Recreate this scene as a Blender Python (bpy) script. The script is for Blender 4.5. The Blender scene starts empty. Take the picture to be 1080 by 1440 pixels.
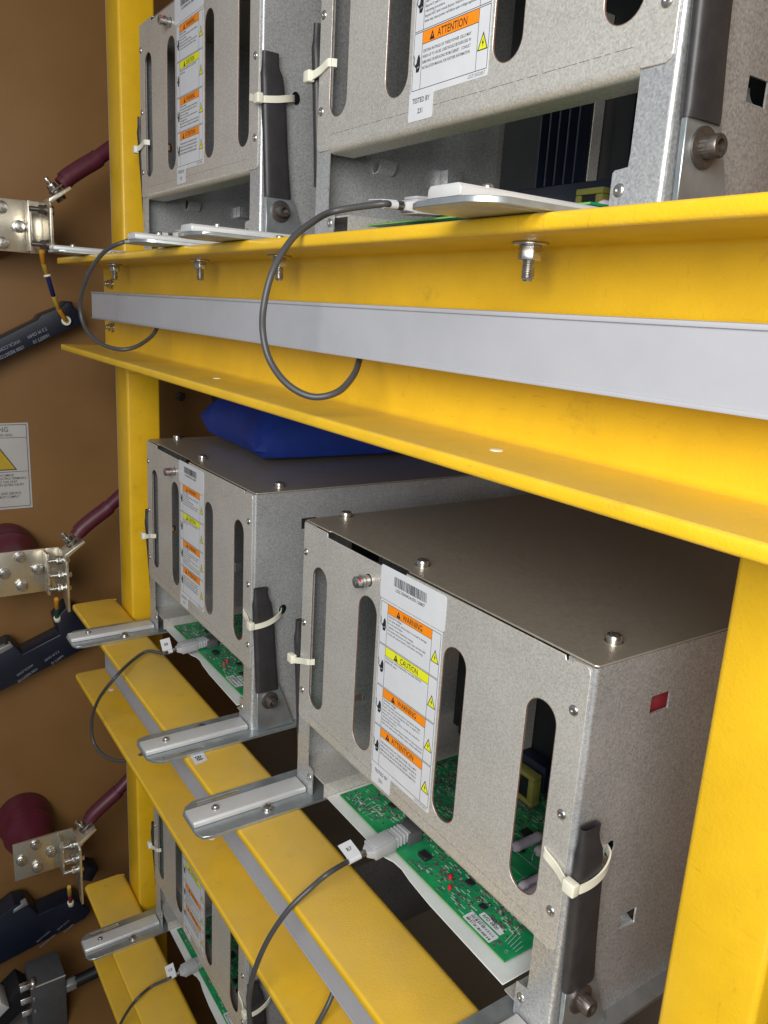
import bpy, bmesh, math, random
from mathutils import Vector, Matrix

random.seed(7)
SC = bpy.context.scene
COL = SC.collection
EYE = 1.5                     # eye height; every position below is measured from the eye, shifted up at the end

# ------------------------------------------------------------------ camera
FPX = 1107.2                  # focal length in pixels of the 1080x1440 photograph
CR = (Matrix.Rotation(math.radians(55.18), 3, 'Z') @ Matrix.Rotation(math.radians(75.70), 3, 'X')
      @ Matrix.Rotation(math.radians(3.314), 3, 'Z'))
cam = bpy.data.objects.new('camera', bpy.data.cameras.new('camera'))
COL.objects.link(cam)
cam.matrix_world = Matrix.Translation((0, 0, EYE)) @ CR.to_4x4()
cam.data.sensor_fit = 'VERTICAL'
cam.data.sensor_height = 36.0
cam.data.lens = 36.0 * FPX / 1440.0
cam.data.clip_start = 0.02
cam.data.clip_end = 100
SC.camera = cam

# ------------------------------------------------------------------ light
w = bpy.data.worlds.new('World'); SC.world = w; w.use_nodes = True
bg = w.node_tree.nodes['Background']
bg.inputs[0].default_value = (0.76, 0.88, 1.0, 1)
bg.inputs[1].default_value = 0.27

def area(name, loc, tgt, sx, sy, power, col):
    l = bpy.data.lights.new(name, 'AREA'); l.shape = 'RECTANGLE'
    l.size = sx; l.size_y = sy; l.energy = power; l.color = col
    o = bpy.data.objects.new(name, l); COL.objects.link(o)
    o.location = (loc[0], loc[1], loc[2] + EYE)
    d = Vector(tgt) - Vector(loc)
    o.rotation_euler = d.to_track_quat('-Z', 'Y').to_euler()
    return o
area('daylight_opening', (0.36, -0.55, 0.30), (-0.45, 0.4, -0.30), 0.9, 0.8, 27.5, (1.0, 0.98, 0.945))

vs = SC.view_settings
vs.view_transform = 'Standard'; vs.look = 'None'; vs.gamma = 1; vs.exposure = 0.0
vs.use_curve_mapping = False

# ------------------------------------------------------------------ materials
def mat(name, col, rough=0.5, metal=0.0, var=0.0, vscale=60.0, bump=0.0, bscale=400.0,
        col2=None, rvar=0.0, spec=0.5, stretch=None, blotch=0.0, dirt=None, trans=0.0):
    m = bpy.data.materials.new(name); m.use_nodes = True
    nt = m.node_tree; b = nt.nodes['Principled BSDF']
    b.inputs['Base Color'].default_value = (*col, 1)
    b.inputs['Roughness'].default_value = rough
    b.inputs['Metallic'].default_value = metal
    b.inputs['Specular IOR Level'].default_value = spec
    if trans: b.inputs['Transmission Weight'].default_value = trans
    tc = nt.nodes.new('ShaderNodeTexCoord'); vec = tc.outputs['Object']
    if stretch:
        mp = nt.nodes.new('ShaderNodeMapping'); mp.inputs['Scale'].default_value = stretch
        nt.links.new(vec, mp.inputs[0]); vec = mp.outputs[0]
    def noise(scale, det=3.0, rg=0.55):
        n = nt.nodes.new('ShaderNodeTexNoise'); n.inputs['Scale'].default_value = scale
        n.inputs['Detail'].default_value = det; n.inputs['Roughness'].default_value = rg
        nt.links.new(vec, n.inputs['Vector']); return n.outputs[0]
    def ramp(src, lo, hi, p0=0.35, p1=0.65):
        r = nt.nodes.new('ShaderNodeMapRange'); r.inputs[1].default_value = p0; r.inputs[2].default_value = p1
        r.inputs[3].default_value = lo; r.inputs[4].default_value = hi
        nt.links.new(src, r.inputs[0]); return r.outputs[0]
    cur = None
    def mix(fac, c2, base):
        x = nt.nodes.new('ShaderNodeMix'); x.data_type = 'RGBA'
        nt.links.new(fac, x.inputs[0])
        if base is None: x.inputs[6].default_value = (*col, 1)
        else: nt.links.new(base, x.inputs[6])
        x.inputs[7].default_value = (*c2, 1)
        return x.outputs[2]
    if var or col2:
        c2 = col2 or tuple(c * (1 - var) for c in col)
        cur = mix(ramp(noise(vscale), 0, 1), c2, cur)
    if blotch:
        cur = mix(ramp(noise(9.0, 5, 0.65), 0, blotch, 0.48, 0.75), tuple(c * 0.45 for c in col), cur)
    if dirt:
        cur = mix(ramp(noise(dirt[0], 8, 0.75), 0, dirt[1], 0.60, 0.72), dirt[2], cur)
    if cur is not None: nt.links.new(cur, b.inputs['Base Color'])
    if rvar:
        nt.links.new(ramp(noise(vscale * 0.7), max(0.02, rough - rvar), rough + rvar), b.inputs['Roughness'])
    if bump:
        bp = nt.nodes.new('ShaderNodeBump'); bp.inputs['Strength'].default_value = bump
        bp.inputs['Distance'].default_value = 0.001
        nt.links.new(noise(bscale), bp.inputs['Height']); nt.links.new(bp.outputs[0], b.inputs['Normal'])
    return m

def galvanised(name, base, dark, rough, vsc=800, metal=0.68):
    """zinc spangle: small irregular crystals of slightly different grey and gloss"""
    m = bpy.data.materials.new(name); m.use_nodes = True
    nt = m.node_tree; b = nt.nodes['Principled BSDF']
    tc = nt.nodes.new('ShaderNodeTexCoord')
    v = nt.nodes.new('ShaderNodeTexVoronoi'); v.inputs['Scale'].default_value = vsc
    n = nt.nodes.new('ShaderNodeTexNoise'); n.inputs['Scale'].default_value = vsc * .9; n.inputs['Detail'].default_value = 4
    n2 = nt.nodes.new('ShaderNodeTexNoise'); n2.inputs['Scale'].default_value = 14; n2.inputs['Detail'].default_value = 5
    for x in (v, n, n2): nt.links.new(tc.outputs['Object'], x.inputs['Vector'])
    bw = nt.nodes.new('ShaderNodeRGBToBW'); nt.links.new(v.outputs['Color'], bw.inputs[0])
    a = nt.nodes.new('ShaderNodeMath'); a.operation = 'MULTIPLY_ADD'
    nt.links.new(n.outputs[0], a.inputs[0]); a.inputs[1].default_value = 1.1; a.inputs[2].default_value = -0.30
    s = nt.nodes.new('ShaderNodeMath'); s.operation = 'MULTIPLY_ADD'
    nt.links.new(bw.outputs[0], s.inputs[0]); s.inputs[1].default_value = 0.45; nt.links.new(a.outputs[0], s.inputs[2])
    s2 = nt.nodes.new('ShaderNodeMath'); s2.operation = 'MULTIPLY_ADD'
    nt.links.new(n2.outputs[0], s2.inputs[0]); s2.inputs[1].default_value = 0.5; nt.links.new(s.outputs[0], s2.inputs[2])
    cr = nt.nodes.new('ShaderNodeValToRGB')
    cr.color_ramp.elements[0].position = 0.35; cr.color_ramp.elements[1].position = 1.05
    cr.color_ramp.elements[0].color = (*dark, 1); cr.color_ramp.elements[1].color = (*base, 1)
    nt.links.new(s2.outputs[0], cr.inputs[0]); nt.links.new(cr.outputs[0], b.inputs['Base Color'])
    rr = nt.nodes.new('ShaderNodeMapRange'); rr.inputs[3].default_value = rough + .08; rr.inputs[4].default_value = rough - .08
    nt.links.new(s.outputs[0], rr.inputs[0]); nt.links.new(rr.outputs[0], b.inputs['Roughness'])
    b.inputs['Metallic'].default_value = metal
    bp = nt.nodes.new('ShaderNodeBump'); bp.inputs['Strength'].default_value = 0.12; bp.inputs['Distance'].default_value = .0006
    nt.links.new(s.outputs[0], bp.inputs['Height']); nt.links.new(bp.outputs[0], b.inputs['Normal'])
    return m

M = {}
M['yellow'] = mat('yellow_powder_coat', (0.80, 0.480, 0.014), 0.36, var=0.10, vscale=22, bump=0.25, bscale=500, rvar=0.06,
                  dirt=(30, 0.35, (0.30, 0.19, 0.03)))
def wear(m, dust, scr):
    nt = m.node_tree; b = nt.nodes['Principled BSDF']; src = b.inputs['Base Color'].links[0].from_socket
    tc = nt.nodes.new('ShaderNodeTexCoord'); N = nt.nodes.new
    def mr(src_, a, b_, lo, hi):
        r = N('ShaderNodeMapRange'); r.inputs[1].default_value = a; r.inputs[2].default_value = b_; r.inputs[3].default_value = lo; r.inputs[4].default_value = hi
        nt.links.new(src_, r.inputs[0]); return r.outputs[0]
    def nz(scale, stretch, det=4):
        mp = N('ShaderNodeMapping'); mp.inputs['Scale'].default_value = stretch; mp.inputs['Rotation'].default_value = (.2, .3, .5)
        nt.links.new(tc.outputs['Object'], mp.inputs[0]); n = N('ShaderNodeTexNoise'); n.inputs['Scale'].default_value = scale; n.inputs['Detail'].default_value = det
        nt.links.new(mp.outputs[0], n.inputs['Vector']); return n.outputs[0]
    def mul(a, b_):
        x = N('ShaderNodeMath'); x.operation = 'MULTIPLY'; nt.links.new(a, x.inputs[0]); nt.links.new(b_, x.inputs[1]); return x.outputs[0]
    def mix(f, c, base):
        x = N('ShaderNodeMix'); x.data_type = 'RGBA'; nt.links.new(f, x.inputs[0]); nt.links.new(base, x.inputs[6]); x.inputs[7].default_value = (*c, 1); return x.outputs[2]
    g = N('ShaderNodeNewGeometry'); sp = N('ShaderNodeSeparateXYZ'); nt.links.new(g.outputs['Normal'], sp.inputs[0])
    # settled dust on faces that look up
    f = mul(mr(sp.outputs[2], .7, 1.0, 0, 1), mr(nz(9, (1, 1, 1), 8), .30, .75, .10, dust)); c = mix(f, (.46, .34, .16), src)
    # fine dark scuffs in two directions, gathered in patches
    for st, k in (((6, 1, 1), 0), ((1, 1, 7), 1)):
        f = mul(mr(nz(55, st, 3), .665, .70, 0, scr), mr(nz(5.5 + k, (1, 1, 1), 3), .48, .60, 0, 1)); c = mix(f, (.20, .12, .02), c)
    # worn, paler paint along the rounded edges
    bv = N('ShaderNodeBevel'); bv.samples = 4; bv.inputs['Radius'].default_value = .0022
    dp = N('ShaderNodeVectorMath'); dp.operation = 'DOT_PRODUCT'; nt.links.new(bv.outputs[0], dp.inputs[0]); nt.links.new(g.outputs['True Normal'], dp.inputs[1])
    f = mul(mr(dp.outputs['Value'], .995, .93, 0, .40), mr(nz(70, (1, 1, 1), 5), .44, .62, .15, 1)); c = mix(f, (.78, .60, .22), c)
    nt.links.new(c, b.inputs['Base Color'])
wear(M['yellow'], .52, .18)
M['galv'] = galvanised('galvanised_steel', (0.74, 0.71, 0.655), (0.46, 0.445, 0.41), 0.40, 680, 0.45)
M['galv_blue'] = galvanised('galvanised_steel_side', (0.70, 0.71, 0.715), (0.38, 0.39, 0.40), 0.38, 600, 0.6)
M['galv_lid'] = mat('lid_steel', (0.50, 0.45, 0.37), 0.38, 0.6, var=0.08, vscale=300, rvar=0.05, bump=0.05, dirt=(7, 0.30, (0.16, 0.14, 0.11)))
M['cut_edge'] = mat('sheared_steel_edge', (0.30, 0.17, 0.125), 0.5, 0.3, var=0.3, vscale=120)
M['zinc'] = mat('zinc_plate', (0.46, 0.50, 0.52), 0.36, 0.75, var=0.2, vscale=50, rvar=0.08)
M['alu'] = mat('milled_aluminium', (0.66, 0.66, 0.655), 0.40, 0.3, var=0.08, vscale=40, rvar=0.06, bump=0.05)
M['steel'] = mat('bright_steel', (0.62, 0.60, 0.57), 0.28, 0.95, var=0.25, vscale=200, rvar=0.08)
M['bolt_dark'] = mat('dark_socket_bolt', (0.19, 0.165, 0.15), 0.38, 0.8, var=0.3, vscale=300)
M['tin'] = mat('tinned_copper', (0.76, 0.71, 0.60), 0.30, 0.9, var=0.08, vscale=20, rvar=0.05)
M['grey_duct'] = mat('grey_duct_plastic', (0.40, 0.405, 0.435), 0.38, var=0.05, vscale=30, bump=0.05, dirt=(11, 0.16, (0.24, 0.23, 0.22)))
M['sleeve'] = mat('black_heat_shrink', (0.036, 0.034, 0.036), 0.44, var=0.25, vscale=80, bump=0.1, bscale=250)
M['sleeve_lit'] = mat('lit_heat_shrink', (0.085, 0.074, 0.072), 0.5, var=0.2, vscale=80, bump=0.1, bscale=250)  # paler copy of the black sleeve with the near light in its colour, unused
M['nylon'] = mat('natural_nylon', (0.80, 0.78, 0.64), 0.38, var=0.05)
M['white_label'] = mat('white_label', (0.66, 0.67, 0.70), 0.4, var=0.04, vscale=60)
M['ink'] = mat('black_ink', (0.018, 0.018, 0.02), 0.5, var=0.2)
M['grey_ink'] = mat('grey_ink', (0.12, 0.12, 0.13), 0.5, var=0.2)
M['orange'] = mat('orange_print', (0.95, 0.27, 0.004), 0.45, var=0.06)
M['lemon'] = mat('yellow_print', (0.80, 0.80, 0.02), 0.45, var=0.06)
M['pcb'] = mat('green_solder_mask', (0.022, 0.33, 0.11), 0.28, col2=(0.012, 0.21, 0.085), vscale=35, rvar=0.05)
M['pcb_edge'] = mat('board_edge', (0.22, 0.42, 0.10), 0.5, var=0.1)
M['silk'] = mat('white_silkscreen', (0.55, 0.66, 0.58), 0.5, var=0.1)
M['chip'] = mat('black_epoxy', (0.018, 0.02, 0.022), 0.45, var=0.2)
M['smd'] = mat('component_grey', (0.20, 0.21, 0.18), 0.4, 0.2, col2=(0.05, 0.06, 0.05), vscale=300)
M['solder'] = mat('solder', (0.6, 0.6, 0.58), 0.3, 0.9, var=0.2)
M['resistor'] = mat('lilac_resistor', (0.54, 0.48, 0.56), 0.5, var=0.12, vscale=90)
M['led'] = mat('red_led', (0.62, 0.012, 0.03), 0.2, var=0.1)
M['tray'] = mat('white_tray', (0.70, 0.71, 0.70), 0.45, var=0.08, vscale=30, dirt=(60, 0.25, (0.35, 0.35, 0.32)))
M['plug'] = mat('grey_plug_plastic', (0.42, 0.425, 0.44), 0.45, var=0.08, vscale=90)
M['plug_dark'] = mat('dark_grey_plastic', (0.09, 0.09, 0.095), 0.45, var=0.1)
M['cable'] = mat('dark_grey_cable', (0.062, 0.062, 0.066), 0.42, var=0.1, vscale=60)
M['brown'] = mat('brown_cabinet_paint', (0.265, 0.138, 0.048), 0.36, var=0.16, vscale=4, dirt=(6, 0.22, (0.10, 0.055, 0.03)), bump=0.15, bscale=300, rvar=0.05)
M['dark'] = mat('dark_interior', (0.022, 0.020, 0.020), 0.6, var=0.2, vscale=10)
M['black_part'] = mat('black_moulding', (0.007, 0.008, 0.011), 0.5, var=0.2, vscale=60)
M['maroon'] = mat('maroon_epoxy', (0.115, 0.012, 0.032), 0.38, var=0.2, vscale=25)
M['maroon_cable'] = mat('maroon_sleeve', (0.10, 0.015, 0.030), 0.45, var=0.2, vscale=30, bump=0.1)
M['navy'] = mat('navy_resistor_body', (0.009, 0.014, 0.030), 0.42, var=0.2, vscale=30)
M['navy_print'] = mat('pale_print', (0.24, 0.27, 0.33), 0.5, var=0.1)
M['blue_bag'] = mat('blue_fabric', (0.006, 0.034, 0.27), 0.6, var=0.2, vscale=30, bump=0.25, bscale=900)
M['wire_y'] = mat('wire_yellow', (0.52, 0.34, 0.05), 0.5, var=0.1)
M['wire_o'] = mat('wire_orange', (0.60, 0.27, 0.02), 0.5, var=0.1)
M['wire_b'] = mat('wire_blue', (0.012, 0.02, 0.10), 0.5, var=0.1)
M['wire_g'] = mat('wire_green', (0.008, 0.07, 0.05), 0.5, var=0.1)
M['wire_r'] = mat('wire_red', (0.25, 0.02, 0.02), 0.5, var=0.1)
M['sign'] = mat('sign_sheet', (0.50, 0.48, 0.46), 0.5, var=0.06, vscale=20)
M['sign_y'] = mat('sign_yellow', (0.50, 0.34, 0.02), 0.5, var=0.08)
M['redback'] = mat('red_inner_part', (0.34, 0.035, 0.045), 0.4, var=0.2)
M['redmark'] = mat('red_inspection_paint', (0.75, 0.03, 0.08), 0.4, var=0.1)
M['bobbin'] = mat('pale_yellow_bobbin', (0.28, 0.27, 0.06), 0.5, var=0.1)
M['termgrey'] = mat('grey_terminal_block', (0.10, 0.10, 0.105), 0.5, 0.3, var=0.15, vscale=40)
M['floor'] = mat('floor_paint', (0.16, 0.15, 0.14), 0.6, var=0.15, vscale=6)

# ------------------------------------------------------------------ mesh helpers
class MB:
    def __init__(s): s.bm = bmesh.new()
    def _add(s, vs_, fs):
        v = [s.bm.verts.new(p) for p in vs_]
        out = []
        for f in fs:
            try: out.append(s.bm.faces.new([v[i] for i in f]))
            except ValueError: pass
        return s
    def box(s, x0, x1, y0, y1, z0, z1):
        return s._add([(x, y, z) for z in (z0, z1) for y in (y0, y1) for x in (x0, x1)],
                      [(0, 2, 3, 1), (4, 5, 7, 6), (0, 1, 5, 4), (2, 6, 7, 3), (0, 4, 6, 2), (1, 3, 7, 5)])
    def obox(s, c, ax, ay, az, hx, hy, hz):
        c = Vector(c)
        P = [c + ax * (i * hx) + ay * (j * hy) + az * (k * hz) for k in (-1, 1) for j in (-1, 1) for i in (-1, 1)]
        return s._add(P, [(0, 2, 3, 1), (4, 5, 7, 6), (0, 1, 5, 4), (2, 6, 7, 3), (0, 4, 6, 2), (1, 3, 7, 5)])
    def prism(s, outer, holes, plane, a, b):
        """flat sheet with holes in plane xy / xz / yz between levels a and b on the third axis"""
        f = {'xz': lambda u, v, t: (u, t, v), 'yz': lambda u, v, t: (t, u, v), 'xy': lambda u, v, t: (u, v, t)}[plane]
        es = []
        for loop in [outer] + list(holes):
            v = [s.bm.verts.new(f(p[0], p[1], a)) for p in loop]
            es += [s.bm.edges.new((v[i], v[(i + 1) % len(v)])) for i in range(len(v))]
        r = bmesh.ops.triangle_fill(s.bm, use_beauty=True, use_dissolve=False, edges=es)
        fs = [g for g in r['geom'] if isinstance(g, bmesh.types.BMFace)]
        e = bmesh.ops.extrude_face_region(s.bm, geom=fs)
        d = f(0, 0, b - a)
        bmesh.ops.translate(s.bm, verts=[g for g in e['geom'] if isinstance(g, bmesh.types.BMVert)], vec=d)
        return s
    def profile(s, pts, x0, x1, axis='x'):
        """closed profile swept straight along an axis"""
        g = {'x': lambda t, u, v: (t, u, v), 'y': lambda t, u, v: (u, t, v), 'z': lambda t, u, v: (u, v, t)}[axis]
        n = len(pts)
        V = [g(x0, *p) for p in pts] + [g(x1, *p) for p in pts]
        F = [(i, (i + 1) % n, n + (i + 1) % n, n + i) for i in range(n)] + [tuple(range(n - 1, -1, -1)), tuple(range(n, 2 * n))]
        return s._add(V, F)
    def cyl(s, p0, p1, r0, n=16, r1=None, phase=0.0):
        p0 = Vector(p0); p1 = Vector(p1); r1 = r0 if r1 is None else r1
        d = (p1 - p0).normalized(); u = d.orthogonal().normalized(); v = d.cross(u)
        V = []
        for p, r in ((p0, r0), (p1, r1)):
            for i in range(n):
                a = phase + 2 * math.pi * i / n
                V.append(p + (u * math.cos(a) + v * math.sin(a)) * r)
        F = [(i, (i + 1) % n, n + (i + 1) % n, n + i) for i in range(n)] + [tuple(range(n - 1, -1, -1)), tuple(range(n, 2 * n))]
        return s._add(V, F)
    def lathe(s, prof, o, d, n=20):
        """prof: (radius, distance along d)"""
        o = Vector(o); d = Vector(d).normalized(); u = d.orthogonal().normalized(); v = d.cross(u)
        V = []; F = []
        for r, t in prof:
            for i in range(n):
                a = 2 * math.pi * i / n
                V.append(o + d * t + (u * math.cos(a) + v * math.sin(a)) * r)
        for k in range(len(prof) - 1):
            for i in range(n):
                F.append((k * n + i, k * n + (i + 1) % n, (k + 1) * n + (i + 1) % n, (k + 1) * n + i))
        F.append(tuple(range(n - 1, -1, -1))); F.append(tuple(range((len(prof) - 1) * n, len(prof) * n)))
        return s._add(V, F)
    def hexnut(s, p0, p1, r, n=6, phase=0.2): return s.cyl(p0, p1, r, n, phase=phase)
    def loft(s, rings, cap=True):
        n = len(rings[0]); V = [p for r in rings for p in r]; F = []
        for k in range(len(rings) - 1):
            for i in range(n):
                F.append((k * n + i, k * n + (i + 1) % n, (k + 1) * n + (i + 1) % n, (k + 1) * n + i))
        if cap: F += [tuple(range(n - 1, -1, -1)), tuple(range((len(rings) - 1) * n, len(rings) * n))]
        return s._add(V, F)
    def tube(s, path, r, n=10, rad=None):
        P = [Vector(p) for p in path]; rings = []
        t0 = (P[1] - P[0]).normalized(); u = t0.orthogonal().normalized()
        for i, p in enumerate(P):
            t = (P[min(i + 1, len(P) - 1)] - P[max(i - 1, 0)]).normalized()
            u = (u - t * u.dot(t)).normalized(); v = t.cross(u)
            rr = rad[i] if rad else r
            rings.append([p + (u * math.cos(2 * math.pi * k / n) + v * math.sin(2 * math.pi * k / n)) * rr for k in range(n)])
        return s.loft(rings)
    def ribbon(s, path, wd, th, up=Vector((0, 0, 1))):
        P = [Vector(p) for p in path]; rings = []
        for i, p in enumerate(P):
            t = (P[min(i + 1, len(P) - 1)] - P[max(i - 1, 0)]).normalized()
            v = (up - t * up.dot(t)).normalized(); u = t.cross(v)
            rings.append([p + v * wd / 2 + u * th / 2, p - v * wd / 2 + u * th / 2, p - v * wd / 2 - u * th / 2, p + v * wd / 2 - u * th / 2])
        return s.loft(rings)
    def mesh(s, name, m, bevel=0.0, smooth=True, seg=2):
        bm = s.bm
        bmesh.ops.recalc_face_normals(bm, faces=bm.faces[:])
        if bevel:
            es = [e for e in bm.edges if len(e.link_faces) == 2 and e.calc_face_angle(0) > 0.6]
            bmesh.ops.bevel(bm, geom=es, offset=bevel, segments=seg, profile=0.5, affect='EDGES', clamp_overlap=True)
        me = bpy.data.meshes.new(name)
        for e in bm.edges:
            if len(e.link_faces) == 2 and e.calc_face_angle(0) > 0.7: e.smooth = False
        if smooth:
            for f in bm.faces: f.smooth = True
        bm.to_mesh(me); bm.free()
        me.materials.append(m if not isinstance(m, str) else M[m])
        return me
    def build(s, name, m, parent=None, bevel=0.0, smooth=True, seg=2):
        return link(name, s.mesh(name, m, bevel, smooth, seg), parent)

def link(name, me, parent=None, loc=None):
    o = bpy.data.objects.new(name, me); COL.objects.link(o)
    if parent: o.parent = parent
    if loc: o.location = loc
    return o
def tag(o, label=None, cat=None, group=None, kind=None):
    if label: o['label'] = label
    if cat: o['category'] = cat
    if group: o['group'] = group
    if kind: o['kind'] = kind
    return o
def thing(name, label, cat, loc=(0, 0, 0), group=None):
    o = bpy.data.objects.new(name, None); COL.objects.link(o); o.location = loc
    o.empty_display_size = 0.02
    return tag(o, label, cat, group)
def copy_tree(o, parent=None):
    c = o.copy(); COL.objects.link(c); c.parent = parent
    for ch in o.children: copy_tree(ch, c)
    return c
def smoothpath(pts, k=8):
    P = [Vector(p) for p in pts]; P = [2 * P[0] - P[1]] + P + [2 * P[-1] - P[-2]]; out = []
    for i in range(1, len(P) - 2):
        for j in range(k):
            t = j / k; a, b, c, d = P[i - 1:i + 3]
            out.append(0.5 * ((2 * b) + (c - a) * t + (2 * a - 5 * b + 4 * c - d) * t * t + (3 * b - a - 3 * c + d) * t ** 3))
    out.append(P[-2]); return out
def on(px, py, ax, val):
    """where the line of sight through a photo pixel meets the plane ax = val"""
    d = CR @ Vector(((px - 540) / FPX, -(py - 720) / FPX, -1.0))
    return d * (val / d['xyz'.index(ax)])
def rrect(x0, x1, z0, z1, r, n=4):
    P = []
    for cx, cz, a0 in ((x1 - r, z1 - r, 0), (x0 + r, z1 - r, 90), (x0 + r, z0 + r, 180), (x1 - r, z0 + r, 270)):
        for i in range(n + 1):
            a = math.radians(a0 + 90 * i / n); P.append((cx + r * math.cos(a), cz + r * math.sin(a)))
    return P
def circle(cx, cz, r, n=14, ry=None):
    return [(cx + r * math.cos(2 * math.pi * i / n), cz + (ry or r) * math.sin(2 * math.pi * i / n)) for i in range(n)]

_tx = {}
def text_mesh(body, size, sx=1.0, bold=0.0, align='LEFT', depth=0.0):
    """lettering as flat geometry in the local xz plane, facing -y"""
    key = (body, size, sx, bold, align)
    if key in _tx: return _tx[key]
    cu = bpy.data.curves.new('lettering', 'FONT'); cu.body = body; cu.size = size
    cu.align_x = align; cu.offset = bold * size; cu.resolution_u = 2; cu.fill_mode = 'FRONT'
    cu.space_line = 1.0
    o = bpy.data.objects.new('lettering', cu); COL.objects.link(o)
    dg = bpy.context.evaluated_depsgraph_get()
    me = bpy.data.meshes.new_from_object(o.evaluated_get(dg))
    bpy.data.objects.remove(o); bpy.data.curves.remove(cu)
    me.transform(Matrix(((sx, 0, 0, 0), (0, 0, -1, 0), (0, 1, 0, 0), (0, 0, 0, 1))))
    me.name = 'lettering'
    _tx[key] = me
    return me
def join_text(items, name, m, parent):
    """several text meshes placed in one printed sheet: items = (mesh, matrix)"""
    bm = bmesh.new()
    for me, mx in items:
        t = me.copy(); t.transform(mx); bm.from_mesh(t); bpy.data.meshes.remove(t)
    me = bpy.data.meshes.new(name); bm.to_mesh(me); bm.free()
    me.materials.append(M[m])
    return link(name, me, parent)
T = Matrix.Translation

# ================================================================== the setting
XW = -1.62                    # painted side wall of the cabinet
def struct(name, mb, m, **k):
    return tag(mb.build(name, m, **k), kind='structure')
struct('cabinet_wall_left', MB().box(XW - .03, XW, -0.05, 1.20, -1.50, 1.0), 'brown')
struct('cabinet_wall_back', MB().box(XW - .03, 0.62, 1.20, 1.23, -1.50, 1.0), 'brown')
struct('cabinet_wall_right', MB().box(0.62, 0.65, 0.36, 1.23, -1.50, 1.0), 'brown')
struct('cabinet_ceiling', MB().box(XW - .03, 0.65, 0.25, 1.23, 1.001, 1.03), 'brown')
struct('cabinet_floor', MB().box(XW, 0.62, 0.26, 1.20, -1.4995, -1.480), 'brown')
struct('floor', MB().box(-3.5, 3.5, -3.5, 3.5, -1.53, -1.501), 'floor')
wb = tag(MB().lathe([(.006, 0), (.0095, .0), (.0095, .006), (.007, .009), (.0, .0095)], on(253, 557, 'x', XW), (1, 0, 0), 12)
         .build('wall_bolt', 'bolt_dark'), 'small dark bolt head in the brown wall right of the far yellow post', 'bolt')

# ================================================================== yellow rack
FZ = [0.0535, -0.5415, -1.1365]        # top of the upper flange of each cross beam
YF, YB = 0.303, 0.382                  # front edge of the flanges, back of the web
FT, BH = 0.0095, 0.1455                # flange thickness, beam height
XL, XR = -1.400, 0.36
rack = thing('rack_frame', 'yellow painted steel rack of channel beams on square posts carrying the metal boxes', 'rack', (XL, YB, -1.5))
RO = Vector(rack.location)
class RB(MB):
    def build(s, name, m, parent=None, **k):
        o = MB.build(s, name, m, parent, **k)
        o.data.transform(T(-RO)); return o
def post(x0, x1, ends, d=0.056):
    p = RB().box(x0, x1, YB + .001, YB + d, -1.499, 0.97).build('post', 'yellow', rack, bevel=.004, seg=3)
    return p
pl = post(-1.371, -1.306, None)
pr = post(-0.2215, -0.1655, None)
es = RB()
for i in range(int(2.3 / 0.012)):
    z = -1.48 + i * .012
    es.box(-1.3766, -1.3722, YB + .006, YB + .010, z, z + .0085)
es.box(-1.3800, -1.3768, YB + .004, YB + .012, -1.49, 0.95)
es.build('edge_strip', 'grey_duct', pl)
def channel_profile(zt):
    r = .009; P = []
    def arc(cx, cz, rad, a0, a1, n=5):
        for i in range(n + 1):
            a = math.radians(a0 + (a1 - a0) * i / n); P.append((cx + rad * math.cos(a), cz + rad * math.sin(a)))
    zb = zt - BH; tw = .007; e = .0028
    arc(YF + e, zt - e, e, 180, 90, 3)
    arc(YB - r, zt - r, r, 90, 0)
    arc(YB - r, zb + r, r, 0, -90)
    arc(YF + e, zb + e, e, -90, -180, 3)[:0] if False else arc(YF + e, zb + e, e, 270, 180, 3)
    arc(YF + e, zb + FT - e, e, 180, 90, 3)
    arc(YB - tw - .006, zb + FT + .006, .006, -90, 0)
    arc(YB - tw - .006, zt - FT - .006, .006, 0, 90)
    arc(YF + e, zt - FT + e, e, 270, 180, 3)
    return P
beams = []
PLUGS = [(-.831, -.371), (-1.308, -.8425), ()]
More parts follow.
